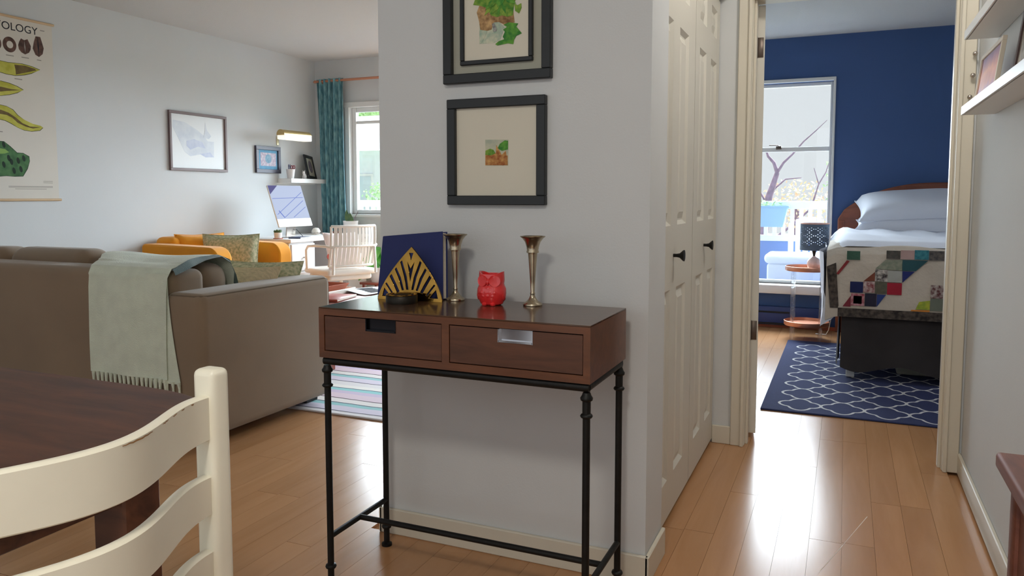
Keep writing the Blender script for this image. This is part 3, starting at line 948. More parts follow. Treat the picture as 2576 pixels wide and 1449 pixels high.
# sunset print: bands of colour across the height
m, nt, p = _new('sunset print')
tc = nt.nodes.new('ShaderNodeTexCoord'); sp = nt.nodes.new('ShaderNodeSeparateXYZ')
nt.links.new(tc.outputs['Object'], sp.inputs[0])
nz = nt.nodes.new('ShaderNodeTexNoise'); nz.inputs['Scale'].default_value = 18
nt.links.new(tc.outputs['Object'], nz.inputs['Vector'])
ad = nt.nodes.new('ShaderNodeMath'); ad.operation = 'MULTIPLY_ADD'; ad.inputs[1].default_value = 0.05
nt.links.new(nz.outputs['Fac'], ad.inputs[0]); nt.links.new(sp.outputs[2], ad.inputs[2])
dv = nt.nodes.new('ShaderNodeMath'); dv.operation = 'DIVIDE'; dv.inputs[1].default_value = 0.2
nt.links.new(ad.outputs[0], dv.inputs[0])
rr = nt.nodes.new('ShaderNodeValToRGB'); e = rr.color_ramp.elements
e[0].color = rgb(70, 50, 110); e[1].color = rgb(86, 60, 96)
for ps, c in ((0.2, (110, 70, 130)), (0.4, (190, 110, 90)), (0.6, (220, 140, 110)), (0.8, (150, 96, 130))):
    x_ = e.new(ps); x_.color = rgb(*c)
nt.links.new(dv.outputs[0], rr.inputs[0]); nt.links.new(rr.outputs[0], p.inputs['Base Color'])
SUNSET = m
FRCREAM = mat('ivory photo border', (214, 204, 186), 0.6)
ODARK = mat('brown photo print', (120, 108, 96), 0.6, c2=(176, 168, 158), vscale=20)
DKBROWN = mat('dark brown frame', (74, 52, 50), 0.5)
leaning('photo_frame', 2.66, 3.05, 1.456, 0.165, FRCREAM, SUNSET, 'small sunset photograph with ivory border on the lower picture ledge', bw=0.014, xb=0.392)
leaning('photo_frame', 2.16, 2.58, 1.456, 0.235, DKBROWN, ODARK, 'large dark brown frame on the lower picture ledge', bw=0.022)
leaning('photo_frame', 2.86, 3.10, 1.719, 0.21, mat('red frame', (176, 72, 60), 0.5), mat('colourful print', (206, 190, 120), 0.6, c2=(190, 60, 60), vscale=30), 'red framed print standing on the upper picture ledge', bw=0.03)

# three small metal hooks on the casing
for i, (z, x, lb) in enumerate(((1.715, 0.452, 'topmost'), (1.63, 0.447, 'middle'), (1.545, 0.440, 'lowest'))):
    t = thing('coat_hook', '%s of three small metal knob hooks on the cream door casing' % lb, 'hook', (x, 3.583, z), 0, 'knob hooks on the door casing')
    b = MB().lathe([(0, 0.0), (0.007, 0.0), (0.006, 0.003), (0.003, 0.006), (0.003, 0.013)], n=14)
    o = b.build('stem', CHROME, t, True); o.rotation_euler = (R(90), 0, 0)
    b = MB().lathe([(0, 0.010), (0.006, 0.012), (0.0095, 0.018), (0.008, 0.025), (0.004, 0.028), (0, 0.0285)], n=16)
    o = b.build('knob', CHROME, t, True); o.rotation_euler = (R(90), 0, 0)

# ------------------------------------------------------------------ sofa
SX0, SX1 = -4.93, -2.6
t = thing('sofa', 'long taupe fabric sofa seen from behind with loose back cushions', 'sofa', (-3.7, 2.95, 0))
ox, oy = 3.7, -2.95
def sb(name, x0, x1, y0, y1, z0, z1, m, bev, seg=4, par=t):
    return BX(name, x0 + ox, x1 + ox, y0 + oy, y1 + oy, z0, z1, m, par, bev, seg)
sb('back', -4.72, -2.79, 2.545, 2.75, 0.05, 0.808, SOFA, 0.045, 5)
arm = sb('arm', -2.83, -2.6, 2.525, 3.46, 0.05, 0.715, SOFA, 0.042, 6)
b = MB()
z = 0.7025
b.tube([(-2.79 + ox, 2.5375 + oy, z), (-2.65 + ox, 2.5375 + oy, z), (-2.622 + ox, 2.547 + oy, z), (-2.6125 + ox, 2.575 + oy, z), (-2.6125 + ox, 3.41 + oy, z), (-2.6125 + ox, 3.437 + oy, z - 0.008), (-2.6125 + ox, 3.4475 + oy, z - 0.035), (-2.6125 + ox, 3.4475 + oy, 0.09)], 0.0035, 8)
b.build('piping', SOFA_S, arm, True)
sb('arm', -4.93, -4.71, 2.525, 3.46, 0.05, 0.715, SOFA, 0.03, 5)
sb('base', -4.72, -2.82, 2.74, 3.44, 0.05, 0.31, SOFA, 0.015, 2)
for a, c in ((-4.715, -3.78), (-3.77, -2.835)):
    sb('seat_cushion', a, c, 2.80, 3.455, 0.31, 0.47, SOFA, 0.04, 4)
def cushion_block(x0, x1, y0, y1, z0, z1, m, name, tilt=0, seed=0):
    rn = random.Random(seed)
    bb = MB().box(x0 + ox, x1 + ox, y0 + oy, y1 + oy, z0, z1, 0.08, 5)
    cx_, cz_ = (x0 + x1) / 2 + ox, (z0 + z1) / 2
    for v in bb.bm.verts:
        f = (v.co.x - cx_) / ((x1 - x0) / 2)
        if v.co.z > cz_:
            v.co.z += 0.018 * (1 - f * f) + 0.008 * math.sin(5 * f + seed) 
            v.co.y += 0.02 * f * tilt
    return bb.build(name, m, t, True)
cushion_block(-4.715, -4.29, 2.74, 2.96, 0.46, 0.86, SOFA, 'back_cushion', 1, 1)
c2 = cushion_block(-4.285, -3.62, 2.745, 2.96, 0.46, 0.868, SOFA, 'back_cushion', -1, 2)
cushion_block(-3.61, -2.84, 2.75, 2.96, 0.46, 0.808, SOFA, 'back_cushion', 0.5, 3)
for xx in (-4.85, -2.74):
    for yy in (2.6, 3.34):
        sb('foot', xx - 0.05, xx + 0.05, yy, yy + 0.1, 0.0 if yy < 3.25 else 0.012, 0.052, DARK, 0.004, 1)

# throw blanket over the sofa back
t = thing('throw_blanket', 'pale sage wool throw with fringe draped over the sofa back', 'blanket', (-3.05, 2.53, 0.3))
path = [(2.512, 0.315), (2.514, 0.45), (2.516, 0.6), (2.518, 0.72), (2.523, 0.785), (2.548, 0.822), (2.61, 0.832), (2.70, 0.836), (2.78, 0.846), (2.86, 0.852), (2.94, 0.850), (2.985, 0.825), (2.99, 0.76), (3.0, 0.66)]
xl = [-3.295, -3.30, -3.30, -3.30, -3.30, -3.31, -3.36, -3.44, -3.53, -3.59, -3.61, -3.60, -3.55, -3.5]
xr = [-2.80, -2.80, -2.795, -2.79, -2.785, -2.785, -2.80, -2.83, -2.85, -2.87, -2.89, -2.86, -2.84, -2.86]
def samp(lst, s):
    q = s * (len(lst) - 1)
    i = min(int(q), len(lst) - 2)
    f = q - i
    a, b_ = lst[i], lst[i + 1]
    if isinstance(a, tuple):
        return tuple(x1 + (y1 - x1) * f for x1, y1 in zip(a, b_))
    return a + (b_ - a) * f
def bl(u, s):
    y, z = samp(path, s)
    x0, x1 = samp(xl, s), samp(xr, s)
    x = x0 + (x1 - x0) * u
    wv = 0.006 * math.sin(u * 9 + s * 3) * (1 if s < 0.3 else 0.4)
    lift = 0.0
    if s > 0.5:
        lift = 0.006 * math.sin(u * 7 + 1.0)
    return (x + 3.05, y - 2.53 + wv - 0.006, z - 0.3 + lift)
b = MB().grid(bl, 36, 78, 0.010)
b.build('cloth', BLANKET, t, True)
def bl2(u, s):
    x0, x1 = -2.92, -2.728 - 0.062 * math.sin(min(1, s) * math.pi * 0.5)
    z = 0.30 + 0.50 * s
    return (x0 + (x1 - x0) * u + 3.05, 2.516 - 2.53 - 0.003 * math.sin(u * 4) , z - 0.3)
b = MB().grid(bl2, 10, 20, 0.006)
b.build('under_layer', BLANKET, t, True)
# teal folded corner on the sofa side
edge = [(-2.79, 2.535, 0.805), (-2.82, 2.66, 0.834), (-2.87, 2.78, 0.844), (-2.895, 2.90, 0.852), (-2.915, 2.97, 0.825), (-2.93, 3.02, 0.76), (-2.935, 3.04, 0.70)]
def bl3(u, s):
    p_ = Vector(samp(edge, u))
    wd = 0.03 + 0.05 * min(1.0, u * 1.4)
    p_.x += 0.012 + wd * 0.7 * s
    p_.z += 0.014 - 0.02 * s + 0.006 * math.sin(9 * u + 4 * s)
    return (p_.x + 3.05, p_.y - 2.53, p_.z - 0.3)
MB().grid(bl3, 30, 6, 0.008).build('folded_edge', BLANKET_D, t, True, 'dark teal underside of the throw')
for i in range(17):
    f = (i + 0.5) / 17
    x = -3.292 + (2.792 * 0 + (-2.80 + 3.292)) * f
    j = random.uniform(-0.006, 0.006)
    y = 2.512
    ln = random.uniform(0.105, 0.125)
    b = MB().tube([(x + 3.05, y - 2.53 - 0.003, 0.018), (x + 3.05 + j * 0.3, y - 2.53 - 0.004, 0.0), (x + 3.05 + j, y - 2.53 - 0.004, -0.04), (x + 3.05 + j, y - 2.53, -0.075), (x + 3.05 + j * 1.5, y - 2.53, -ln)], [0.010, 0.008, 0.005, 0.0055, 0.0075], 7)
    b.build('tassel', BLANKET, t, True)
for i in range(5):
    x = -2.885 + 0.037 * i
    j = random.uniform(-0.006, 0.006)
    b = MB().tube([(x + 3.05, -0.016, 0.01), (x + 3.05 + j, -0.016, -0.02), (x + 3.05 + j, -0.016, -0.05), (x + 3.05 + j * 1.5, -0.016, -0.10)], [0.009, 0.005, 0.0055, 0.0075], 7)
    b.build('tassel', BLANKET, t, True)

def cushion(name, label, loc, w_, h_, th, rot, m, pe=0.5, group=None):
    t = thing(name, label, 'cushion', loc, 0, group)
    mt = Matrix.Rotation(rot[2], 4, 'Z') @ Matrix.Rotation(rot[1], 4, 'Y') @ Matrix.Rotation(rot[0], 4, 'X')
    pillow(MB(), w_, h_, th, mt, 18, pe).build('cushion_body', m, t, True)
    e = MB()
    n = 12
    pts = []
    for a, b_ in (((-1, -1), (1, -1)), ((1, -1), (1, 1)), ((1, 1), (-1, 1)), ((-1, 1), (-1, -1))):
        for i in range(n):
            f = i / n
            a_, bb = a[0] + (b_[0] - a[0]) * f, a[1] + (b_[1] - a[1]) * f
            pts.append(mt @ Vector((a_ * w_ / 2 * (1 - 0.07 * (1 - bb * bb)), bb * h_ / 2 * (1 - 0.07 * (1 - a_ * a_)), 0)))
    pts.append(pts[0])
    e.tube(pts, 0.004, 6, False)
    e.build('seam', m, t, True)
    return t
cushion('throw_cushion', 'sage green paisley cushion leaning on the sofa arm', (-2.97, 3.28, 0.6), 0.48, 0.42, 0.13, (R(64), 0, R(14)), PAISLEY)
cushion('throw_cushion', 'oatmeal cable knit cushion in front of the paisley one on the sofa', (-2.95, 3.09, 0.605), 0.44, 0.40, 0.13, (R(58), 0, R(12)), KNIT)

# ------------------------------------------------------------------ mustard armchair
t = thing('armchair', 'mustard yellow armchair standing against the wall beside the desk', 'armchair', (-4.52, 4.58, 0))
ox, oy = 4.52, -4.58
def arm_prof(x0, x1, z0, z1, r):
    pts = [(x0, z0), (x1, z0)]
    for i in range(9):
        a = i / 8 * math.pi / 2
        pts.append((x1 - r + r * math.cos(a), z1 - 0.012 - r + r * math.sin(a)))
    pts += [(x0 + 0.02, z1), (x0, z1 - 0.02)]
    return pts
for y0, y1 in ((4.19, 4.335), (4.85, 4.995)):
    pf = arm_prof(-4.9, -4.14, 0.12, 0.79, 0.10)
    MB().prism([(x + ox, y0 + oy, z) for x, z in pf], (0, y1 - y0, 0)).build('arm', YELLOW, t, True, bevel=0.018)
sb('backrest', -4.93, -4.72, 4.33, 4.855, 0.2, 0.835, YELLOW, 0.05, 4, t)
sb('seat', -4.76, -4.17, 4.335, 4.85, 0.2, 0.44, YELLOW, 0.04, 4, t)
for xx in (-4.87, -4.22):
    for yy in (4.24, 4.94):
        MB().lathe([(0, 0), (0.014, 0), (0.022, 0.125), (0, 0.125)], (xx + ox, yy + oy, 0), 14).build('leg', WALNUT, t, True)
cushion('throw_cushion', 'sage paisley cushion upright on the mustard armchair', (-4.43, 4.62, 0.655), 0.44, 0.40, 0.13, (R(82), 0, R(28)), PAISLEY)
cushion('throw_cushion', 'plain mustard cushion against the armchair back', (-4.66, 4.56, 0.67), 0.4, 0.38, 0.14, (R(76), 0, R(70)), YELLOW)

# ------------------------------------------------------------------ desk
t = thing('desk', 'white desk with two pedestals along the living room wall', 'desk', (-4.64, 5.78, 0))
ox, oy = 4.64, -5.78
sb('top', -4.945, -4.32, 5.2, 6.36, 0.752, 0.782, DESKW, 0.004, 1, t)
for y0, y1 in ((5.222, 5.545), (6.03, 6.34)):
    pd = sb('pedestal', -4.94, -4.35, y0, y1, 0.02, 0.752, DESKW, 0.003, 1, t)
    for z0, z1 in ((0.03, 0.25), (0.26, 0.49), (0.50, 0.735)):
        dr = sb('drawer', -4.351, -4.333, y0 + 0.006, y1 - 0.006, z0, z1, DESKW, 0.003, 1, t)
        q = MB().lathe([(0, 0), (0.006, 0), (0.005, 0.01), (0.013, 0.018), (0.012, 0.024), (0, 0.026)], n=14)
        ko = q.build('knob', CHROME, dr, True)
        ko.rotation_euler = (0, R(90), 0)
        ko.location = (-4.333 + ox, (y0 + y1) / 2 + oy, (z0 + z1) / 2)
sb('side_panel', -4.945, -4.34, 5.2, 5.221, 0.0, 0.752, DESKT, 0.003, 1, t)
sb('modesty_panel', -4.93, -4.91, 5.545, 6.03, 0.15, 0.752, GREYD, 0.002, 1, t)

# computer monitor
t = thing('computer_monitor', 'white all in one computer with tilted screen on the desk', 'computer', (-4.5, 5.475, 0.782), R(0))
mt = Matrix.Translation((0.02, 0, 0.1)) @ Matrix.Rotation(R(-19), 4, 'Y')
SCRN = mat('lit screen sky', (196, 208, 236), 0.7, spec=0.05, emit=0.6, ebase=(30, 32, 40))
SCRP = mat('lit screen violet', (96, 92, 150), 0.7, spec=0.05, emit=0.5, ebase=(20, 20, 30))
SCRL = mat('lit screen wires', (112, 132, 214), 0.7, spec=0.05, emit=0.6, ebase=(20, 20, 30))
MB().box(-0.012, 0.0, -0.225, 0.225, 0.0, 0.385, 0.004, 2, mt).build('casing', OFFW, t, True)
MB().box(0.0005, 0.0025, -0.225, 0.225, 0.0, 0.072, 0.001, 1, mt).build('chin', OFFW, t, True)
sc_ = MB().box(0.0, 0.002, -0.22, 0.22, 0.074, 0.382, 0, 1, mt).build('screen', SCRN, t)
def onscr(name, pts, m):
    MB().prism([mt @ Vector((0.0022, y, z)) for y, z in pts], mt.to_3x3() @ Vector((0.0006, 0, 0))).build(name, m, sc_)
onscr('screen_corner', [(-0.22, 0.30), (-0.22, 0.382), (-0.10, 0.382)], SCRP)
def wire(y0, z0, y1, z1, w_=0.0022):
    d = Vector((y1 - y0, z1 - z0)).normalized(); n_ = Vector((-d.y, d.x)) * w_
    onscr('screen_wire', [(y0 + n_.x, z0 + n_.y), (y0 - n_.x, z0 - n_.y), (y1 - n_.x, z1 - n_.y), (y1 + n_.x, z1 + n_.y)], SCRL)
wire(-0.21, 0.262, 0.2, 0.27); wire(-0.2, 0.115, 0.2, 0.32); wire(-0.12, 0.085, 0.19, 0.24); wire(0.0, 0.085, 0.2, 0.18); wire(-0.17, 0.15, -0.12, 0.085, 0.005)
b = MB()
b.box(-0.1, 0.04, -0.07, 0.07, 0.0, 0.006, 0.002, 1)
b.box(-0.055, -0.045, -0.06, 0.06, 0.004, 0.2, 0.002, 1, Matrix.Rotation(R(6), 4, 'Y'))
b.build('stand', CHROME, t, True)
b = MB().tube([(-0.06, 0.03, 0.06), (-0.02, 0.05, 0.07), (0.02, 0.09, 0.004), (0.03, 0.02, 0.003)], 0.0025, 6)
b.build('cable', DARK, t, True)
t = thing('keyboard', 'slim white keyboard lying on the desk', 'keyboard', (-4.41, 5.66, 0.782))
BX('plate', -0.055, 0.055, -0.14, 0.14, 0, 0.008, OFFW, t, 0.003, 1)
kb = MB()
for i in range(4):
    for j in range(12):
        kb.box(-0.045 + i * 0.023, -0.025 + i * 0.023, -0.132 + j * 0.0222, -0.113 + j * 0.0222, 0.008, 0.0105)
kb.build('keys', WHITE, t, kind='stuff')
t = thing('notebook', 'thin dark notebook at the near end of the desk', 'notebook', (-4.4, 5.42, 0.782), R(8))
BX('cover', -0.06, 0.06, -0.09, 0.09, 0, 0.012, mat('slate notebook', (70, 78, 104), 0.7), t, 0.002, 1)
BX('pages', -0.058, 0.0605, -0.088, 0.088, 0.002, 0.010, PAGES, t)
t = thing('desk_speaker', 'small white rounded speaker on the desk under the shelf', 'speaker', (-4.66, 5.98, 0.782))
MB().lathe([(0, 0), (0.04, 0), (0.045, 0.01), (0.04, 0.04), (0.026, 0.062), (0, 0.068)], n=20).build('shell', OFFW, t, True)
MB().lathe([(0.0445, 0.008), (0.046, 0.012), (0.0435, 0.022)], n=20).build('rim', CHROME, t, True)
t = thing('wooden_dish', 'low dark red dish beside the curtain on the desk', 'dish', (-4.55, 6.15, 0.782))
MB().lathe([(0, 0), (0.035, 0), (0.06, 0.02), (0.062, 0.024), (0.056, 0.022), (0.03, 0.006), (0, 0.006)], n=24).build('bowl', REDW, t, True)
MB().lathe([(0.03, 0.0), (0.034, 0.0), (0.034, 0.002), (0.03, 0.002)], n=24).build('foot', REDW, t, True)
# succulent in a white pot on the near end
def succulent(x, y, z, label):
    t = thing('succulent_pot', label, 'potted plant', (x, y, z))
    MB().lathe([(0, 0), (0.04, 0), (0.042, 0.006), (0, 0.006)], n=20).build('saucer', TERRA, t, True)
    MB().lathe([(0, 0.006), (0.03, 0.006), (0.036, 0.055), (0.032, 0.055), (0.03, 0.045), (0, 0.045)], n=20).build('pot', POTW, t, True)
    for i in range(14):
        a = i * 2.4
        r = 0.008 + 0.002 * (i % 5)
        b = MB().lathe([(0, 0), (0.009, 0.008), (0.010, 0.018), (0.005, 0.032), (0, 0.038)], n=8)
        o = b.build('leaf', GREEND, t, True)
        o.location = (r * math.cos(a), r * math.sin(a), 0.045)
        o.rotation_euler = (R(12 + 5 * (i % 8)) , 0, a - math.pi / 2 + math.pi)
succulent(-4.5, 5.255, 0.782, 'dark green succulent in a small white pot on terracotta saucer')
# broad leaf plant at the window end of the desk
t = thing('window_plant', 'thick leaved plant in a wide white pot by the window', 'potted plant', (-4.43, 6.22, 0.782))
MB().lathe([(0, 0), (0.065, 0), (0.072, 0.12), (0.075, 0.128), (0.066, 0.128), (0.06, 0.1), (0, 0.1)], n=28).build('pot', POTW, t, True)
def blade(mb, base, tip, w_, curl=0.0, n=8):
    base, tip = Vector(base), Vector(tip)
    d = tip - base
    side = d.cross(Vector((0.3, -1, 0.2))).normalized()
    nrm = side.cross(d).normalized()
    Lp, Rp, Cp = [], [], []
    for i in range(n + 1):
        f = i / n
        c = base + d * f + nrm * curl * math.sin(math.pi * f)
        ww = w_ * (math.sin(math.pi * (0.08 + 0.92 * f) ** 0.8)) if i < n else 0.0
        Lp.append(c + side * ww); Rp.append(c - side * ww); Cp.append(c - nrm * 0.15 * ww)
    for i in range(n):
        mb.poly([Lp[i], Cp[i], Cp[i + 1], Lp[i + 1]])
        mb.poly([Cp[i], Rp[i], Rp[i + 1], Cp[i + 1]])
    return mb
for bs, tp, ww in (((-0.02, 0, 0.1), (-0.05, 0.0, 0.24), 0.026), ((0.015, -0.01, 0.1), (0.01, -0.02, 0.2), 0.03), ((0.0, 0.01, 0.1), (-0.02, 0.02, 0.21), 0.024)):
    blade(MB(), bs, tp, ww, 0.01).build('leaf', GREEND, t, True)
MB().tube([(0.03, 0, 0.1), (0.05, 0, 0.16), (0.09, 0.0, 0.22)], [0.004, 0.003, 0.002], 6).build('stem', BARK, t, True)

# office chair
t = thing('office_chair', 'white plastic swivel chair with slatted back at the desk', 'chair', (-4.0, 5.46, 0), R(64))
def arc_pt(f, r=0.0): return f
bw_ = 0.205
def back_pt(u, v):
    x = (u - 0.5) * 2 * bw_
    bow = 0.05 * ((u - 0.5) * 2) ** 2
    yy = -0.235 - 0.05 * v + bow - 0.02 * math.sin(math.pi * v)
    return Vector((x, yy, 0.565 + 0.335 * v))
b = MB()
for v in (0.0, 1.0):
    b.tube([back_pt(i / 12, v) for i in range(13)], 0.011, 8)
for u in (0.0, 1.0):
    b.tube([back_pt(u, i / 10) for i in range(11)], 0.011, 8)
b.tube([back_pt(i / 12, 0.5) + Vector((0, -0.01, 0)) for i in range(13)], 0.009, 8)
b.build('back_frame', OFFW, t, True)
for i in range(11):
    u = (i + 1) / 12
    b = MB()
    def sl(a, c, u=u): return back_pt(u + (a - 0.5) * 0.07, c)
    b.grid(sl, 1, 8, 0.006)
    b.build('back_slat', OFFW, t, True)
MB().box(-0.23, 0.23, -0.22, 0.24, 0.485, 0.535, 0.022, 4).build('seat', OFFW, t, True)
MB().box(-0.2, 0.2, -0.19, 0.2, 0.44, 0.49, 0.02, 3).build('seat_pan', OFFW, t, True)
for s in (-1, 1):
    b = MB().tube([(s * 0.2, -0.25, 0.50), (s * 0.19, -0.25, 0.72), (s * 0.235, -0.2, 0.735), (s * 0.25, -0.05, 0.735), (s * 0.25, 0.1, 0.725), (s * 0.245, 0.15, 0.69), (s * 0.235, 0.16, 0.52)], 0.012, 10)
    b.build('armrest', OFFW, t, True)
b = MB().tube([(0, 0, 0.09), (0, 0, 0.3)], 0.025, 14)
b.tube([(0, 0, 0.3), (0, 0, 0.44)], 0.016, 14)
b.build('gas_column', OFFW, t, True)
MB().tube([(0, 0, 0.36), (0, 0, 0.385)], 0.028, 14).build('column_collar', DARK, t, True)
for i in range(5):
    a = i * 2 * math.pi / 5 + 0.3
    b = MB().tube([(0, 0, 0.1), (0.15 * math.cos(a), 0.15 * math.sin(a), 0.09), (0.27 * math.cos(a), 0.27 * math.sin(a), 0.065)], [0.022, 0.018, 0.013], 8)
    sp_ = b.build('base_spoke', OFFW, t, True)
    b = MB().tube([(0.27 * math.cos(a) - 0.02 * math.sin(a), 0.27 * math.sin(a) + 0.02 * math.cos(a), 0.028), (0.27 * math.cos(a) + 0.02 * math.sin(a), 0.27 * math.sin(a) - 0.02 * math.cos(a), 0.028)], 0.027, 12)
    b.build('castor', DARK, sp_, True)
cu_t = cushion('throw_cushion', 'white cushion with coral print on the office chair', (-3.93, 5.41, 0.69), 0.33, 0.32, 0.11, (R(70), 0, R(64)), PINKC)
b = MB().lathe([(0, 0), (0.05, 0.0), (0.048, 0.003), (0, 0.004)], n=16, sy=0.7)
o = b.build('printed_patch', CORAL, cu_t, True)
o.location = (-0.03, -0.12, -0.05)
o.rotation_euler = (R(70), 0, R(64))

# leafy plant behind the navy book
t = thing('leafy_plant', 'bright green leafy plant on a wooden stand by the window', 'potted plant', (-3.93, 5.95, 0))
for sx in (-1, 1):
    for sy in (-1, 1):
        BX('stand_leg', sx * 0.1 - 0.012, sx * 0.1 + 0.012, sy * 0.1 - 0.012, sy * 0.1 + 0.012, 0, 0.36, REDW, t, 0.002, 1)
BX('stand_top', -0.13, 0.13, -0.13, 0.13, 0.345, 0.365, REDW, t, 0.003, 1)
MB().lathe([(0, 0.365), (0.07, 0.365), (0.09, 0.5), (0.08, 0.5), (0.075, 0.48), (0, 0.48)], n=24).build('pot', POTW, t, True)
rn = random.Random(3)
for i in range(16):
    a = i * 2.4
    rr_ = rn.uniform(0.07, 0.17)
    zz = rn.uniform(0.42, 0.66)
    st = Vector((0.02 * math.cos(a), 0.02 * math.sin(a), 0.48))
    md = Vector((rr_ * 0.6 * math.cos(a), rr_ * 0.6 * math.sin(a), zz + 0.05))
    tp = Vector((rr_ * 1.2 * math.cos(a), rr_ * 1.2 * math.sin(a), zz - 0.07))
    lf = blade(MB(), md, tp, rn.uniform(0.035, 0.055), 0.02).build('leaf', GREEN, t, True)
    MB().tube([st, (st + md) / 2 + Vector((0, 0, 0.03)), md], 0.0025, 5).build('stem', GREEN, lf, True)
# dark cord against the wall below the window
b = MB().tube([(-4.08, 6.372, 0.96), (-4.07, 6.37, 0.8), (-4.05, 6.372, 0.62), (-4.06, 6.372, 0.3), (-4.05, 6.372, 0.05)], 0.006, 8)
tag(b.build('blind_cord', DARK, None, True), 'thin dark cord hanging on the wall below the living room window', 'cord')

# ------------------------------------------------------------------ striped rug and coffee table
t = thing('striped_rug', 'white rug with lilac and teal stripes beyond the sofa', 'rug', (-3.3, 4.35, 0.001))
BX('pile', -0.72, 1.16, -1.10, 0.76, 0, 0.010, RUGS, t, 0.003, 1)
t = thing('coffee_table', 'reddish brown low coffee table beyond the sofa arm', 'table', (-3.36, 4.45, 0.012))
BX('top', -0.33, 0.33, -0.44, 0.44, 0.40, 0.435, REDW, t, 0.008, 2)
for sx in (-1, 1):
    for sy in (-1, 1):
        BX('leg', sx * 0.28 - 0.025, sx * 0.28 + 0.025, sy * 0.38 - 0.025, sy * 0.38 + 0.025, 0, 0.4, REDW, t, 0.003, 1)
t = thing('red_folder', 'glossy brick red folder lying on the coffee table', 'folder', (-3.22, 4.28, 0.448), R(10))
BX('cover', -0.12, 0.12, -0.15, 0.15, 0, 0.018, mat('brick red leather', (158, 66, 54), 0.3), t, 0.004, 2)
BX('pages', -0.117, 0.121, -0.147, 0.147, 0.005, 0.013, PAGES, t)
t = thing('serving_tray', 'white rectangular tray under a terracotta dish on the coffee table', 'tray', (-3.43, 4.52, 0.448), R(0))
b = MB().box(-0.12, 0.12, -0.17, 0.17, 0, 0.012, 0.004, 1)
for q in ((-0.125, -0.113, -0.17, 0.17), (0.113, 0.125, -0.17, 0.17), (-0.125, 0.125, -0.175, -0.163), (-0.125, 0.125, 0.163, 0.175)):
    b.box(q[0], q[1], q[2], q[3], 0.0, 0.032, 0.003, 1)
b.build('tray_body', OFFW, t, True)
t = thing('terracotta_dish', 'square terracotta dish on the white tray', 'dish', (-3.43, 4.52, 0.461))
b = MB()
for z, k_ in ((0.0, 0.075), (0.05, 0.105), (0.05, 0.097), (0.008, 0.068)):
    pass
rings = [[b.bm.verts.new((sx * k_, sy * k_ * 1.2, z)) for sx, sy in ((-1, -1), (1, -1), (1, 1), (-1, 1))] for z, k_ in ((0.0, 0.075), (0.055, 0.105), (0.055, 0.097), (0.008, 0.068))]
for p_, q_ in zip(rings, rings[1:]):
    for k in range(4):
        b.bm.faces.new((p_[k], p_[(k + 1) % 4], q_[(k + 1) % 4], q_[k]))
b.bm.faces.new(rings[0][::-1]); b.bm.faces.new(rings[-1])
b.build('dish_body', TERRA, t, False, bevel=0.003)
t = thing('newspaper', 'folded black and white newspaper on the coffee table end', 'newspaper', (-3.17, 4.72, 0.448), R(-20))
def npf(u, v): return ((u - .5) * 0.3, (v - .5) * 0.36, 0.006 + 0.006 * math.sin(u * 5 + v * 3) + 0.006)
MB().grid(npf, 10, 10, 0.006).build('sheet', mat('newsprint', (226, 224, 222), 0.9, var=0.03), t, True)
for i in range(6):
    b = MB()
    def hd(u, v, i=i):
        q = npf(0.12 + 0.11 * i + u * 0.07, 0.3 + 0.4 * v)
        return (q[0], q[1], q[2] + 0.0022)
    b.grid(hd, 2, 4)
    b.build('printed_column', mat('newsprint ink %d' % i, (52, 50, 56), 0.9, var=0.5, vscale=90), t)

# ------------------------------------------------------------------ left wall: poster, pictures, lamp, shelf
XW = -4.95
def yz_prism(name, pts, x, th, m, par, oy_=0, oz_=0):
    return MB().prism([(x, a - oy_, c - oz_) for a, c in pts], (th, 0, 0)).build(name, m, par)
t = thing('wall_poster', 'botanical pull-down poster with seeds and pods on the left wall', 'poster', (XW, 3.15, 1.12))
PAPER = mat('aged poster paper', (214, 209, 199), 0.9, var=0.02, vscale=3)
PWOOD = mat('pale poster rod', (206, 178, 142), 0.6, var=0.06)
y0_, z0_ = 3.15, 1.12
BX('sheet', 0.004, 0.006, -0.42, 0.428, 0.01, 1.175, PAPER, t)
for zz in (0.006, 1.178):
    MB().tube([(0.008, -0.43, zz), (0.008, 0.44, zz)], 0.0085, 12).build('rod', PWOOD, t, True)
INK = mat('poster ink', (34, 36, 44), 0.9)
INKG = mat('poster pale ink', (150, 146, 138), 0.9)
SEED = mat('print brown seed', (72, 54, 50), 0.9, c2=(112, 84, 74), vscale=30)
POD = mat('print yellow green pod', (172, 168, 62), 0.9, c2=(196, 192, 92), vscale=14)
POD_D = mat('print pod shadow', (92, 76, 44), 0.9, c2=(116, 98, 58), vscale=20)
LEAFP = mat('print dark green leaf', (58, 96, 62), 0.9, c2=(84, 126, 80), vscale=18)
LEAFS = mat('print leaf holes', (34, 52, 40), 0.9)
LEAFL = mat('print light leaf', (132, 170, 92), 0.9)
PODE = mat('print outline', (60, 66, 40), 0.9)
def pz(name, pts, x, m):
    return yz_prism(name, pts, x, 0.0003, m, t, y0_, z0_)
def grow(pts, k_):
    cy = sum(p[0] for p in pts) / len(pts); cz = sum(p[1] for p in pts) / len(pts)
    return [(p[0] + (k_ if p[0] > cy else -k_) * 0.8, p[1] + (k_ if p[1] > cz else -k_)) for p in pts]
text('printed_title', 'YOLOGY', 0.069, (0.0064, 3.478 - y0_, 2.213 - z0_), (R(90), 0, R(90)), INK, t, 'RIGHT')
ring = [(3.286 + 0.044 * math.cos(a * math.pi / 14), 2.119 + 0.049 * math.sin(a * math.pi / 14)) for a in range(28)]
pz('printed_seed', ring, 0.0062, SEED)
pz('printed_seed_core', [(3.288 + 0.021 * math.cos(a * math.pi / 10), 2.119 + 0.023 * math.sin(a * math.pi / 10)) for a in range(20)], 0.0066, PAPER)
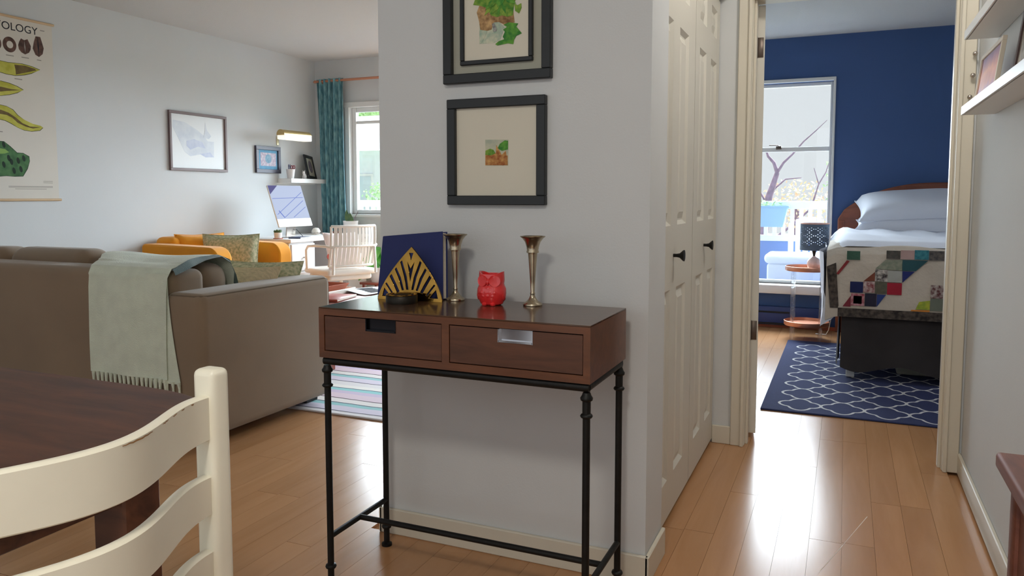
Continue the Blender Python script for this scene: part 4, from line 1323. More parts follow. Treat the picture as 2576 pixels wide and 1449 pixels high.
ring = [(3.19 + 0.044 * math.cos(a * math.pi / 14), 2.115 + 0.049 * math.sin(a * math.pi / 14)) for a in range(28)]
pz('printed_seed', ring, 0.0062, SEED)
pz('printed_seed', [(3.363, 2.172), (3.384, 2.164), (3.406, 2.175), (3.427, 2.133), (3.424, 2.11), (3.413, 2.089), (3.386, 2.073), (3.361, 2.083), (3.346, 2.1), (3.342, 2.125), (3.35, 2.15)], 0.0062, SEED)
pz('printed_seed', [(3.462, 2.204), (3.494, 2.205), (3.505, 2.17), (3.515, 2.134), (3.506, 2.095), (3.48, 2.072), (3.456, 2.082), (3.439, 2.121), (3.448, 2.164)], 0.0062, SEED)
pz('printed_seed_ridge', [(3.384, 2.16), (3.39, 2.12), (3.388, 2.085), (3.382, 2.12)], 0.0066, INKG)
pz('printed_seed_ridge', [(3.475, 2.2), (3.482, 2.14), (3.479, 2.08), (3.472, 2.14)], 0.0066, INK)
pod1 = [(3.10, 1.95), (3.14, 1.985), (3.197, 2.0), (3.224, 2.006), (3.274, 2.003), (3.362, 2.008), (3.424, 2.001), (3.481, 1.986), (3.421, 1.957), (3.373, 1.94), (3.311, 1.928), (3.256, 1.93), (3.221, 1.936), (3.17, 1.937)]
pz('printed_pod_outline', grow(pod1, 0.003), 0.0061, PODE); pz('printed_pod', pod1, 0.0064, POD)
pz('printed_pod_shade', [(3.31, 1.997), (3.381, 2.0), (3.447, 1.99), (3.456, 1.98), (3.407, 1.964), (3.359, 1.948), (3.318, 1.934), (3.316, 1.968)], 0.0068, POD_D)
pod2 = [(3.06, 1.83), (3.12, 1.868), (3.191, 1.877), (3.218, 1.879), (3.272, 1.872), (3.322, 1.858), (3.362, 1.84), (3.32, 1.819), (3.268, 1.801), (3.213, 1.788), (3.15, 1.785), (3.09, 1.8)]
pz('printed_pod_outline', grow(pod2, 0.003), 0.0061, PODE); pz('printed_pod', pod2, 0.0064, POD)
pz('printed_pod_shade', [(3.09, 1.83), (3.189, 1.841), (3.216, 1.844), (3.284, 1.837), (3.344, 1.838), (3.26, 1.823), (3.214, 1.813), (3.12, 1.81)], 0.0068, POD_D)
pod3 = [(3.08, 1.70), (3.13, 1.72), (3.181, 1.725), (3.21, 1.728), (3.249, 1.723), (3.287, 1.705), (3.316, 1.673), (3.365, 1.646), (3.416, 1.627), (3.468, 1.619), (3.484, 1.609), (3.461, 1.588), (3.403, 1.578), (3.352, 1.582), (3.312, 1.596), (3.273, 1.618), (3.235, 1.634), (3.206, 1.638), (3.13, 1.64), (3.09, 1.66)]
pz('printed_pod_outline', grow(pod3, 0.003), 0.0061, PODE); pz('printed_pod', pod3, 0.0064, POD)
pz('printed_pod_shade', [(3.12, 1.69), (3.18, 1.696), (3.209, 1.699), (3.257, 1.685), (3.305, 1.657), (3.344, 1.626), (3.394, 1.608), (3.468, 1.609), (3.414, 1.596), (3.363, 1.606), (3.313, 1.626), (3.28, 1.655), (3.246, 1.669), (3.207, 1.672), (3.14, 1.672)], 0.0068, POD_D)
leafp = [(3.06, 1.40), (3.11, 1.47), (3.17, 1.496), (3.199, 1.498), (3.223, 1.497), (3.256, 1.469), (3.299, 1.43), (3.339, 1.429), (3.379, 1.409), (3.381, 1.384), (3.365, 1.333), (3.332, 1.282), (3.276, 1.279), (3.227, 1.282), (3.188, 1.278), (3.12, 1.29), (3.07, 1.33)]
pz('printed_leaf_outline', grow(leafp, 0.003), 0.0061, LEAFS); pz('printed_leaf', leafp, 0.0064, LEAFP)
pz('printed_leaf_light', [(3.15, 1.45), (3.196, 1.454), (3.225, 1.45), (3.249, 1.432), (3.219, 1.422), (3.17, 1.418)], 0.0067, LEAFL)
for (a, c) in ((3.261, 1.372), (3.306, 1.381), (3.343, 1.397), (3.321, 1.326), (3.211, 1.352), (3.217, 1.479), (3.275, 1.315), (3.245, 1.395)):
    pz('printed_leaf_hole', [(a + 0.011 * math.cos(q * math.pi / 6), c + 0.02 * math.sin(q * math.pi / 6) - 0.006 * math.cos(q * math.pi / 6)) for q in range(12)], 0.0067, LEAFS)
for (a, c, w_) in ((3.285, 2.05, 0.05), (3.385, 2.052, 0.05), (3.479, 2.051, 0.03), (3.333, 1.907, 0.05), (3.195, 1.56, 0.04), (3.51, 2.248, 0.03)):
    pz('printed_caption', [(a - w_ / 2, c - 0.003), (a + w_ / 2, c - 0.003), (a + w_ / 2, c + 0.003), (a - w_ / 2, c + 0.003)], 0.0062, INKG)
for (a, b_, c) in ((3.235, 3.535, 1.215), (3.235, 3.535, 1.209), (3.277, 3.491, 1.198), (3.47, 3.536, 1.25), (3.47, 3.536, 1.24)):
    pz('printed_caption', [(a, c - 0.0015), (b_, c - 0.0015), (b_, c + 0.0015), (a, c + 0.0015)], 0.0062, INKG)

def frame_yz(par, y0, y1, z0, z1, bw, depth, m, oy_, oz_, x=0.001):
    b = MB()
    for q in ((y0, y1, z0, z0 + bw), (y0, y1, z1 - bw, z1)):
        b.box(x, x + depth, q[0] - oy_, q[1] - oy_, q[2] - oz_, q[3] - oz_, 0.002, 1)
    for q in ((y0, y0 + bw, z0 + bw, z1 - bw), (y1 - bw, y1, z0 + bw, z1 - bw)):
        b.box(x, x + depth, q[0] - oy_, q[1] - oy_, q[2] - oz_, q[3] - oz_, 0.002, 1)
    return b.build('frame', m, par, True)
t = thing('framed_picture', 'thin brown frame with a pale mountain print on the left wall', 'picture', (XW, 4.83, 1.357))
FRB = mat('mauve brown frame', (112, 92, 90), 0.45, var=0.05)
frame_yz(t, 4.523, 5.138, 1.357, 1.833, 0.022, 0.02, FRB, 4.83, 1.357)
MTNW = mat('pale print paper', (216, 218, 218), 0.35)
MTNG = mat('print blue grey wash', (190, 196, 206), 0.4, c2=(208, 212, 216), vscale=9)
MTND = mat('print blue shadow', (172, 180, 204), 0.4, c2=(190, 196, 212), vscale=14)
BX('print', 0.003, 0.007, -0.29, 0.293, 0.02, 0.456, MTNW, t)
def pm(name, pts, x, m): return yz_prism(name, pts, x, 0.0003, m, t, 4.83, 1.357)
pm('printed_mountain', [(4.569, 1.76), (4.689, 1.75), (4.807, 1.701), (4.889, 1.655), (4.928, 1.61), (4.997, 1.61), (4.995, 1.478), (4.911, 1.483), (4.843, 1.497), (4.737, 1.477), (4.679, 1.51), (4.615, 1.623), (4.561, 1.71)], 0.0072, MTNG)
pm('printed_shadow', [(4.70, 1.60), (4.78, 1.62), (4.87, 1.60), (4.9, 1.55), (4.82, 1.56), (4.74, 1.53), (4.70, 1.56)], 0.0076, MTND)
pm('printed_shadow', [(4.84, 1.50), (4.95, 1.52), (4.995, 1.48), (4.9, 1.475)], 0.0076, MTND)
pm('printed_tree', [(4.88, 1.64), (4.90, 1.70), (4.905, 1.765), (4.925, 1.70), (4.97, 1.655), (4.94, 1.63)], 0.0076, MTNG)
t = thing('framed_picture', 'small dark framed blue print with an oval portrait above the desk', 'picture', (XW, 5.65, 1.365))
FRN = mat('dark plum frame', (62, 60, 78), 0.4)
frame_yz(t, 5.49, 5.82, 1.365, 1.612, 0.035, 0.022, FRN, 5.65, 1.365)
BLM = mat('blue mat board', (104, 158, 190), 0.8, var=0.08, vscale=20)
BX('mat_board', 0.003, 0.010, -0.13, 0.14, 0.03, 0.218, BLM, t)
def ps(name, pts, x, m): return yz_prism(name, pts, x, 0.0003, m, t, 5.65, 1.365)
ps('printed_card', [(5.556, 1.43), (5.762, 1.43), (5.764, 1.55), (5.556, 1.553)], 0.0103, mat('card print', (206, 204, 212), 0.8, c2=(176, 158, 178), vscale=60))
ps('printed_oval', [(5.66 + 0.043 * math.cos(a * math.pi / 12), 1.497 + 0.042 * math.sin(a * math.pi / 12)) for a in range(24)], 0.0107, mat('oval print', (110, 150, 178), 0.8, c2=(150, 180, 196), vscale=60))

# picture light
t = thing('picture_light', 'brass swing arm picture light glowing above the small blue print', 'lamp', (XW, 5.80, 1.64))
MB().box(0.0, 0.008, -0.016, 0.016, -0.01, 0.075, 0.003, 1).build('wall_plate', mat('pale brass', (196, 184, 152), 0.35, metal=0.7), t, True)
MB().tube([(0.006, 0, 0.06), (0.10, -0.02, 0.075), (0.17, -0.045, 0.092)], 0.005, 8).build('arm', BRASSD, t, True)
b = MB()
n = 14
prof = [(0.045 * math.cos(R(-10 + 200 * i / n)), 0.045 * math.sin(R(-10 + 200 * i / n))) for i in range(n + 1)]
for i in range(n):
    a0, a1 = prof[i], prof[i + 1]
    b.poly([(0.2 + a0[0], -0.19, 0.075 + a0[1]), (0.2 + a1[0], -0.19, 0.075 + a1[1]), (0.2 + a1[0], 0.2, 0.075 + a1[1]), (0.2 + a0[0], 0.2, 0.075 + a0[1])])
b.poly([(0.2 + p_[0], -0.19, 0.075 + p_[1]) for p_ in prof])
b.poly([(0.2 + p_[0], 0.2, 0.075 + p_[1]) for p_ in prof])
b.build('shade', mat('pale gilt shade', (196, 170, 116), 0.3, metal=0.5), t, True)
MB().box(0.156, 0.252, -0.185, 0.195, 0.03, 0.072, 0.008, 2).build('lit_diffuser', mat('lit diffuser', (244, 240, 228), 0.5, emit=0.55), t, True)

# floating shelf with its things
SZ = 1.318
t = thing('floating_shelf', 'short white floating shelf above the computer', 'shelf', (XW, 5.98, SZ))
BX('board', 0.0, 0.165, -0.19, 0.36, -0.042, 0, WHITE, t, 0.003, 1)
BX('wall_rail', -0.0, 0.012, -0.215, 0.355, -0.055, -0.04, WHITE, t, 0.001, 1)
t = thing('pencil_cup', 'white cup of scissors and pens on the floating shelf', 'cup', (-4.85, 5.86, SZ))
MB().lathe([(0, 0), (0.03, 0), (0.043, 0.088), (0.039, 0.088), (0.028, 0.006), (0, 0.006)], n=22).build('cup_body', POTW, t, True)
t = thing('scissors', 'red handled scissors standing in the white cup', 'scissors', (-4.85, 5.88, SZ + 0.008))
for s in (-1, 1):
    b = MB().tube([(0.012 * s, 0.01, 0.0), (0, 0.012, 0.07)], 0.003, 6)
    b.build('scissor_blade', CHROME, t, True)
    pts = [Vector((0.013 * s + 0.011 * math.cos(a * math.pi / 8), 0.013, 0.100 + 0.016 * math.sin(a * math.pi / 8))) for a in range(17)]
    MB().tube(pts, 0.0038, 6, False).build('finger_loop', mat('red plastic', (156, 60, 70), 0.4), t, True)
for yy, lb, cc in ((5.835, 'navy capped pen at the left of the white cup', (52, 54, 96)), (5.855, 'black pen in the middle of the white cup', (40, 40, 60))):
    t = thing('pen', lb, 'pen', (-4.85, yy, SZ + 0.008))
    MB().tube([(0, 0, 0), (0.0, 0, 0.105)], 0.0045, 8).build('barrel', mat('pen', cc, 0.4), t, True)
    MB().tube([(0.0, 0, 0.105), (0.0, 0, 0.128)], [0.007, 0.002], 8).build('cap', mat('pen cap', cc, 0.4), t, True)
t = thing('animal_figurine', 'small white ceramic animal figurine on the floating shelf', 'figurine', (-4.84, 6.05, SZ), R(20))
b = MB()
b.tube([(0, -0.02, 0.03), (0, 0.0, 0.033), (0, 0.022, 0.03)], [0.012, 0.017, 0.012], 12)
b.tube([(0, -0.018, 0.035), (0, -0.024, 0.05), (0, -0.022, 0.064), (0, -0.02, 0.074)], [0.008, 0.012, 0.013, 0.005], 12)
b.tube([(0, -0.028, 0.062), (0, -0.042, 0.058)], [0.008, 0.004], 8)
b.build('body', POTW, t, True)
for sx in (-1, 1):
    for yy in (-0.018, 0.018):
        MB().tube([(sx * 0.009, yy, 0.0), (sx * 0.009, yy, 0.03)], [0.005, 0.006], 8).build('leg', POTW, t, True)
    MB().tube([(sx * 0.007, -0.02, 0.07), (sx * 0.012, -0.018, 0.084)], [0.005, 0.001], 8).build('ear', POTW, t, True)
MB().tube([(0, 0.026, 0.03), (0, 0.036, 0.04), (0, 0.034, 0.056)], [0.005, 0.004, 0.002], 8).build('tail', POTW, t, True)
t = thing('photo_frame', 'black framed oval print leaning on the floating shelf', 'picture', (-4.86, 6.2, SZ), R(18))
mt = Matrix.Rotation(R(-13), 4, 'Y') @ Matrix.Rotation(R(-4), 4, 'X')
b = MB()
for q in ((-0.11, 0.11, 0, 0.03), (-0.11, 0.11, 0.21, 0.24), (-0.11, -0.08, 0.03, 0.21), (0.08, 0.11, 0.03, 0.21)):
    b.box(-0.008, 0.008, q[0], q[1], q[2], q[3], 0.002, 1, mt)
b.build('frame', BLACKF, t, True)
MB().box(-0.003, 0.002, -0.085, 0.085, 0.025, 0.215, 0, 1, mt).build('mat_board', PAPERG, t)
MB().prism([mt @ Vector((0.0025, 0.005 + 0.05 * math.cos(a * math.pi / 12), 0.125 + 0.062 * math.sin(a * math.pi / 12))) for a in range(24)], (0.0004, 0, 0)).build('printed_oval', mat('dark oval print', (74, 80, 92), 0.8, c2=(120, 110, 120), vscale=40), t)

# ------------------------------------------------------------------ curtain
t = thing('curtain', 'teal curtain gathered at the left of the living room window', 'curtain', (-4.7, 6.3, 0))
cu_x0, cu_x1 = [-4.865, -4.84, -4.80], [-4.545, -4.545, -4.54]
def cur(u, v):
    x0 = samp(cu_x0, v); x1 = samp(cu_x1, v)
    x = x0 + (x1 - x0) * u
    amp = 0.022 + 0.006 * v
    y = 6.295 + amp * math.sin(u * 5.5 * 2 * math.pi + 0.5 * math.sin(v * 4)) + 0.006 * math.sin(u * 23 + v * 6)
    return (x + 4.7 + 0.004 * math.sin(u * 17 + v * 5), y - 6.3, 2.305 - 2.26 * v)
MB().grid(cur, 110, 40).build('panel', TEAL, t, 180)
t = thing('curtain_rod', 'thin copper curtain rod above the living room window', 'curtain rod', (-3.7, 6.3, 2.285))
MB().tube([(-1.17, 0, 0), (1.0, 0, 0)], 0.0125, 12).build('rod', COPPER, t, True)
MB().lathe([(0, 0), (0.018, 0.004), (0.02, 0.014), (0.012, 0.026), (0, 0.03)], n=14).build('finial', COPPER, t, True).location = (-1.185, 0, -0.015)
for xx in (-1.1, 0.9):
    MB().box(xx - 0.008, xx + 0.008, 0.0, 0.078, -0.025, -0.011, 0.002, 1).build('bracket', COPPER, t, True)

# ------------------------------------------------------------------ bedroom: trellis rug
t = thing('trellis_rug', 'navy bedroom rug with an ivory trellis pattern', 'rug', (0.0, 0.0, 0.001))
RX0, RX1, RY0, RY1 = -0.392, 1.55, 4.255, 6.40
BX('pile', RX0, RX1, RY0, RY1, 0, 0.009, RUGN, t, 0.003, 1)
b = MB()
wq, hq = 0.215, 0.245
quarter = [(1.0, 0.0), (0.98, 0.10), (0.93, 0.22), (0.83, 0.34), (0.71, 0.43), (0.60, 0.47), (0.53, 0.50), (0.49, 0.56), (0.45, 0.66), (0.37, 0.79), (0.25, 0.91), (0.12, 0.98), (0.0, 1.0)]
cell = quarter + [(-x_, y_) for x_, y_ in quarter[-2::-1]] + [(-x_, -y_) for x_, y_ in quarter[1:]] + [(x_, -y_) for x_, y_ in quarter[-2:0:-1]]
for i in range(8):
    for jj in range(10):
        cx_, cy_ = RX0 + 0.085 + wq * (i + 0.5), RY0 + 0.035 + hq * (jj + 0.5)
        if cy_ + hq / 2 > RY1 or cx_ + wq / 2 > RX1:
            continue
        P_ = [Vector((cx_ + x_ * wq / 2, cy_ + y_ * hq / 2, 0.0096 + 0.0005 * ((i + jj) % 2))) for x_, y_ in cell]
        n = len(P_)
        nr = [Vector((-(P_[(k + 1) % n] - P_[k - 1]).y, (P_[(k + 1) % n] - P_[k - 1]).x, 0))  .normalized() * 0.0068 for k in range(n)]
        for k in range(n):
            k2 = (k + 1) % n
            b.poly([P_[k] + nr[k], P_[k] - nr[k], P_[k2] - nr[k2], P_[k2] + nr[k2]])
b.build('trellis_pattern', RUGL, t)

# ------------------------------------------------------------------ bed
t = thing('bed', 'double bed with arched cherry headboard and charcoal skirt', 'bed', (0.68, 6.0, 0))
ox, oy = -0.68, -6.0
hb = []
for i in range(33):
    f = i / 32
    x = -0.06 + 1.48 * f
    q = abs(2 * f - 1)
    z = 0.99 + 0.27 * (1 - q ** 2.4) ** 0.9 if 0 < i < 32 else 0.96
    hb.append((x, z))
MB().prism([(-0.06 + ox, 6.985 + oy, 0.3)] + [(x + ox, 6.985 + oy, z) for x, z in hb] + [(1.42 + ox, 6.985 + oy, 0.3)], (0, 0.035, 0)).build('headboard', CHERRY, t, True, bevel=0.008)
for x in (-0.055, 1.365):
    sb('headboard_post', x, x + 0.05, 6.98, 7.03, 0.0, 0.95, CHERRY, 0.006, 2, t)
sb('box_spring', 0.0, 1.36, 5.17, 6.97, 0.2, 0.45, SHEET, 0.02, 2, t)
sb('mattress', -0.01, 1.37, 5.15, 6.975, 0.45, 0.80, SHEET, 0.05, 4, t)
for x in (0.03, 1.28):
    for y in (5.22, 6.85):
        sb('foot', x, x + 0.05, y, y + 0.05, 0.011 if y < 6.7 else 0.0, 0.21, WHITE, 0.004, 1, t)
def sk_front(u, v):
    x = -0.005 + 1.37 * u
    amp = 0.012 + 0.02 * v
    return (x + ox, 5.142 + oy - amp * (0.5 + 0.5 * math.sin(u * 26 + 1.2 * math.sin(u * 9))), 0.44 - v * (0.35 + 0.025 * math.sin(u * 19) + 0))
MB().grid(sk_front, 90, 8, 0.003).build('skirt', SKIRT, t, True)
def sk_left(u, v):
    y = 5.145 + 1.8 * u
    return (-0.012 + ox - (0.008 + 0.012 * v) * (0.5 + 0.5 * math.sin(u * 34)), y + oy, 0.44 - v * 0.34)
MB().grid(sk_left, 90, 8, 0.003).build('skirt', SKIRT, t, True)
BX('under_bed_box', 0.33, 0.62, 5.42, 5.8, 0.012, 0.06, PAPERG, None, 0.006, 1)
tag(bpy.data.objects['under_bed_box'], 'pale grey storage box pushed under the bed', 'box')

# sheet hanging out at the corner
t = thing('bed_sheet', 'white sheet hanging out below the quilt at the bed corner', 'sheet', (0.0, 5.2, 0.4))
def sh(u, v):
    # wraps from the side of the bed round the foot corner
    s = u * 1.42
    if s < 1.15:
        x, y = -0.128 - 0.012 * math.sin(s * 9), 6.25 - s
    else:
        x, y = -0.128 + (s - 1.15) * 0.75, 5.10 + 0.016 * min(1.0, (s - 1.15) / 0.05)
    zb = 0.42 - 0.07 * math.exp(-((s - 1.1) / 0.18) ** 2) + 0.03 * math.sin(s * 5) + (0.12 * max(0, s - 1.25) / 0.25)
    zt = 0.80 if s < 1.1 else (0.5 if s > 1.18 else 0.80 - 0.3 * (s - 1.1) / 0.08)
    return (x + 0.012 * math.sin(v * 3 + s * 6), y - 5.2, zt + (zb - zt) * v - 0.4)
MB().grid(sh, 60, 14, 0.004).build('hanging_sheet', SHEET, t, True)
def sht(u, v):
    x = -0.105 + 1.5 * u
    y = 5.17 + 1.6 * v
    z = 0.872 + 0.012 * math.sin(u * 40 + v * 7) * v + 0.012 * math.sin(v * 17 + u * 9) * v + 0.03 * v
    if v < 0.06:
        z -= 0.03 * (1 - v / 0.06) ** 2
    e_ = x + 0.105
    if e_ < 0.12:
        z -= (0.13 - 0.05 * v) * (1 - e_ / 0.12) ** 2
    return (x, y - 5.2, z - 0.4)
MB().grid(sht, 50, 26, 0.006).build('turned_down_sheet', SHEET, t, True)

# quilt
t = thing('patchwork_quilt', 'ivory patchwork quilt with dark floral border hanging over the bed foot', 'quilt', (0.65, 5.1, 0.6))
ox, oy, oz = -0.65, -5.1, -0.6
qp = [(6.22, 0.845), (5.9, 0.848), (5.5, 0.85), (5.25, 0.852), (5.16, 0.84), (5.118, 0.80), (5.108, 0.74), (5.105, 0.60), (5.104, 0.41)]
def qs(u, v):
    y, z = samp(qp, v)
    x = -0.10 + 1.55 * u
    if v > 0.6:
        pass
    else:
        z += 0.008 * math.sin(u * 17) * math.sin(v * 23)
    if u < 0.04:
        z -= 0.03 * (1 - u / 0.04)
    return (x + ox, y + oy, z + oz)
MB().grid(qs, 60, 64, 0.008).build('cloth', MATTW, t, True)
def ql(u, v):
    y = 5.112 + 1.1 * u
    zt, zb = 0.79, 0.45 + 0.02 * math.sin(u * 6)
    return (-0.104 - 0.010 * v - 0.003 * math.sin(u * 9) + ox, y + oy, zt + (zb - zt) * v + oz)
MB().grid(ql, 30, 14, 0.008).build('side_drop', FLORAL, t, True)
def Q(cx_, cy_): return (-0.144 + cx_ * 0.000775 + ox, 1.254 - cy_ * 0.000825 + oz)
pn = [0]
cmats = {}
def patch(pts, c, c2=None):
    key = (c, c2)
    if key not in cmats:
        cmats[key] = mat('quilt cotton %d' % len(cmats), c, 0.95, c2=c2, var=0.05, vscale=50 if c2 else 12, bump=0.15, bscale=80)
    q = [Q(*p_) for p_ in pts]
    yf = 5.0995 + oy
    MB().prism([(x, yf, z) for x, z in q], (0, -0.003, 0)).build('patch', cmats[key], t)
def rect(a, b_, c, d): return [(a, b_), (c, b_), (c, d), (a, d)]
GRN, TEA, GRY, NAV, REDC = (62, 96, 80), (40, 106, 122), (104, 100, 96), (36, 46, 96), (160, 34, 52)
patch(rect(205, 530, 300, 595), GRN)
patch(rect(485, 520, 582, 580), (92, 88, 82), (70, 70, 66))
patch(rect(583, 515, 678, 580), (176, 150, 146))
patch(rect(679, 512, 775, 580), TEA, (70, 140, 150))
patch(rect(776, 515, 878, 583), (66, 66, 70), (110, 104, 98))
patch([(480, 590), (596, 586), (597, 664), (410, 656)], (122, 132, 116), (150, 152, 134))
patch([(597, 586), (772, 586), (690, 664), (598, 664)], (44, 84, 92))
patch(rect(500, 666, 598, 750), (170, 172, 166))
patch([(410, 658), (499, 664), (499, 750), (412, 745)], (206, 200, 192), (60, 54, 56))
patch([(330, 750), (409, 680), (409, 747)], (122, 66, 50))
patch([(600, 668), (684, 668), (602, 750)], (40, 50, 112))
patch(rect(498, 755, 600, 842), REDC)
patch(rect(413, 752, 496, 838), (84, 84, 70), (104, 98, 82))
patch(rect(330, 752, 411, 832), (126, 52, 58), (206, 190, 186))
patch(rect(235, 757, 328, 838), (30, 38, 84))
patch(rect(245, 845, 340, 935), (196, 150, 156), (150, 60, 74))
patch(rect(262, 862, 322, 920), (90, 40, 56), (206, 190, 190))
patch([(185, 945), (243, 862), (243, 945)], (124, 44, 56))
patch(rect(343, 840, 426, 935), (40, 38, 56))
patch([(428, 938), (492, 845), (428, 845)], (44, 62, 120))
patch(rect(797, 760, 895, 853), (96, 52, 54), (190, 180, 172))
patch(rect(798, 858, 893, 945), (112, 118, 104))
patch([(722, 885), (795, 872), (795, 940), (700, 940)], (178, 184, 62), (140, 160, 60))
patch([(672, 945), (795, 943), (795, 955), (665, 955)], (206, 130, 50))
patch([(128, 705), (205, 600), (226, 606), (150, 706)], (140, 52, 54))
patch(rect(960, 600, 1050, 690), TEA)
patch(rect(1080, 700, 1170, 790), NAV)
patch(rect(1200, 560, 1290, 650), REDC)
patch(rect(1400, 660, 1490, 750), GRN)
patch(rect(1600, 760, 1690, 850), GRY)
def border(pts):
    q = [Q(*p_) for p_ in pts]
    MB().prism([(x, 5.0995 + oy, z) for x, z in q], (0, -0.0035, 0)).build('border', FLORAL, t)
border([(60, 650), (128, 620), (155, 940), (150, 960), (92, 960)])
border([(150, 957), (2050, 957), (2050, 1022), (150, 1022)])

# pillows
cushion('bed_pillow', 'plump white pillow on top of the other below the headboard', (0.48, 6.66, 1.055), 0.80, 0.52, 0.23, (R(17), R(-3), R(3)), SHEET, 0.36)
cushion('bed_pillow', 'flatter white pillow lying beneath the upper pillow', (0.47, 6.63, 0.925), 0.80, 0.52, 0.18, (R(7), 0, R(-2)), SHEET, 0.36)

# ------------------------------------------------------------------ bedside table and lamp
t = thing('bedside_table', 'round copper two tier side table with clear legs', 'side table', (-0.265, 6.55, 0.0))
for z, r in ((0.555, 0.168), (0.115, 0.168)):
    b = MB().lathe([(0, z), (r, z), (r + 0.004, z + 0.004), (r + 0.004, z + 0.034), (r, z + 0.036), (r - 0.003, z + 0.012), (0, z + 0.012)], n=40)
    b.build('tray', COPPER, t, True)
for i in range(4):
    a = R(45 + 90 * i)
    MB().tube([(0.15 * math.cos(a), 0.15 * math.sin(a), 0.0), (0.15 * math.cos(a), 0.15 * math.sin(a), 0.556)], 0.013, 12).build('leg', ACRYL, t, True)
t = thing('bedside_lamp', 'table lamp with slate pierced drum shade and blush globe base', 'lamp', (-0.222, 6.55, 0.567))
MB().lathe([(0, 0), (0.028, 0.0), (0.045, 0.016), (0.053, 0.042), (0.050, 0.066), (0.034, 0.088), (0.014, 0.1), (0.012, 0.106), (0, 0.107)], n=28).build('globe_base', PINKG, t, True)
MB().tube([(0, 0, 0.105), (0, 0, 0.165)], [0.008, 0.02], 12).build('socket', BRONZE, t, True)
b = MB()
nu, nv = 84, 40
hole = set()
rn = random.Random(5)
for i in range(nu):
    for j in range(nv):
        if i % 2 == 0 and j % 2 == 0 and 4 < j < 36 and ((i // 2 * 7 + j // 2 * 3) % 5 < 3):
            hole.add((i, j))
vv = [[b.bm.verts.new((0.108 * math.cos(2 * math.pi * i / nu), 0.108 * math.sin(2 * math.pi * i / nu), 0.155 + 0.21 * j / nv)) for j in range(nv + 1)] for i in range(nu)]
for i in range(nu):
    for j in range(nv):
        if (i, j) not in hole:
            b.bm.faces.new((vv[i][j], vv[(i + 1) % nu][j], vv[(i + 1) % nu][j + 1], vv[i][j + 1]))
b.build('shade', SHADE, t, True)
b = MB().lathe([(0.107, 0.363), (0.110, 0.363), (0.110, 0.369), (0.107, 0.369)], n=48)
b.build('shade_rim', COPPER, t, True)
b = MB()
for i in range(3):
    a = R(120 * i)
    b.tube([(0, 0, 0.165), (0.107 * math.cos(a), 0.107 * math.sin(a), 0.17)], 0.0025, 6)
b.build('shade_spider', BRONZE, t, True)
b = MB().tube([(-0.08, 6.55, 0.57), (-0.06, 6.57, 0.45), (-0.07, 6.60, 0.25), (-0.1, 6.7, 0.06), (-0.12, 6.76, 0.012), (-0.2, 6.8, 0.006)], 0.0035, 6)
tag(b.build('lamp_cord', WHITE, None, True), 'white lamp cord dropping behind the copper side table', 'cord')

# baseboard heater under the window
t = thing('baseboard_heater', 'long navy baseboard heater under the bedroom window', 'heater', (-0.62, 7.0, 0))
BX('casing', -0.7, 0.5, -0.02, 0.045, 0.03, 0.19, HEATER, t, 0.006, 2)
BX('slot', -0.66, 0.2, -0.023, -0.015, 0.135, 0.15, DARK, t)
BX('slot', -0.66, 0.46, -0.023, -0.015, 0.035, 0.05, DARK, t)
t = tag(BX('baseboard_bedroom', -1.33, 3.1, 7.038, 7.0495, 0, 0.03, TERRA), 'thin brown skirting under the bedroom heater', kind='structure')

# ------------------------------------------------------------------ outside: balcony, garden, house
tag(BX('balcony_floor', -9.0, 3.5, 7.21, 8.45, -0.3, -0.05, mat('balcony concrete', (190, 190, 188), 0.9, var=0.04)), 'pale balcony slab outside the windows', kind='structure')
tag(BX('garden_ground', -60, 40, 8.6, 90, -3.3, -3.0, GROUND), 'pale garden ground below the balcony', kind='structure')
def railing(x0, x1, y, label, panel=True):
    t = thing('balcony_railing', label, 'railing', ((x0 + x1) / 2, y, -0.05))
    hw = (x1 - x0) / 2
    BX('top_rail', -hw, hw, -0.05, 0.05, 1.07, 1.15, OUTW, t, 0.006, 1)
    BX('bottom_rail', -hw, hw, -0.03, 0.03, 0.74, 0.80, OUTW, t, 0.004, 1)
    n = int(2 * hw / 0.085)
    me = None
    for i in range(n):
        x = -hw + 0.04 + i * 0.085
        if me is None:
            o = BX('baluster', -0.019, 0.019, -0.012, 0.012, 0.8, 1.07, OUTW, t)
            me = o.data
        else:
            o = link(bpy.data.objects.new('baluster', me), t)
        o.location = (x, 0, 0)
    BX('lower_panel', -hw, hw, -0.012, 0.012, 0.0, 0.74, OUTB, t)
    return t
railing(-1.9, 1.2, 8.32, 'white balcony railing with panel coloured blue for shade outside the bedroom window')
railing(-7.2, -3.2, 8.02, 'white balcony railing outside the living room window')
t = thing('balcony_planter', 'pale blue trough planter hanging on the bedroom balcony railing', 'planter', (-0.88, 8.19, 0.84))
b = MB()
rg = [[b.bm.verts.new((sx * a, sy * c, z)) for sx, sy in ((-1, -1), (1, -1), (1, 1), (-1, 1))] for a, c, z in ((0.30, 0.055, 0), (0.345, 0.085, 0.2), (0.36, 0.095, 0.2), (0.36, 0.095, 0.215), (0.335, 0.075, 0.215), (0.33, 0.07, 0.17))]
for p_, q_ in zip(rg, rg[1:]):
    for k in range(4):
        b.bm.faces.new((p_[k], p_[(k + 1) % 4], q_[(k + 1) % 4], q_[k]))
b.bm.faces.new(rg[0][::-1]); b.bm.faces.new(rg[-1])
b.build('trough', PLANTER, t)
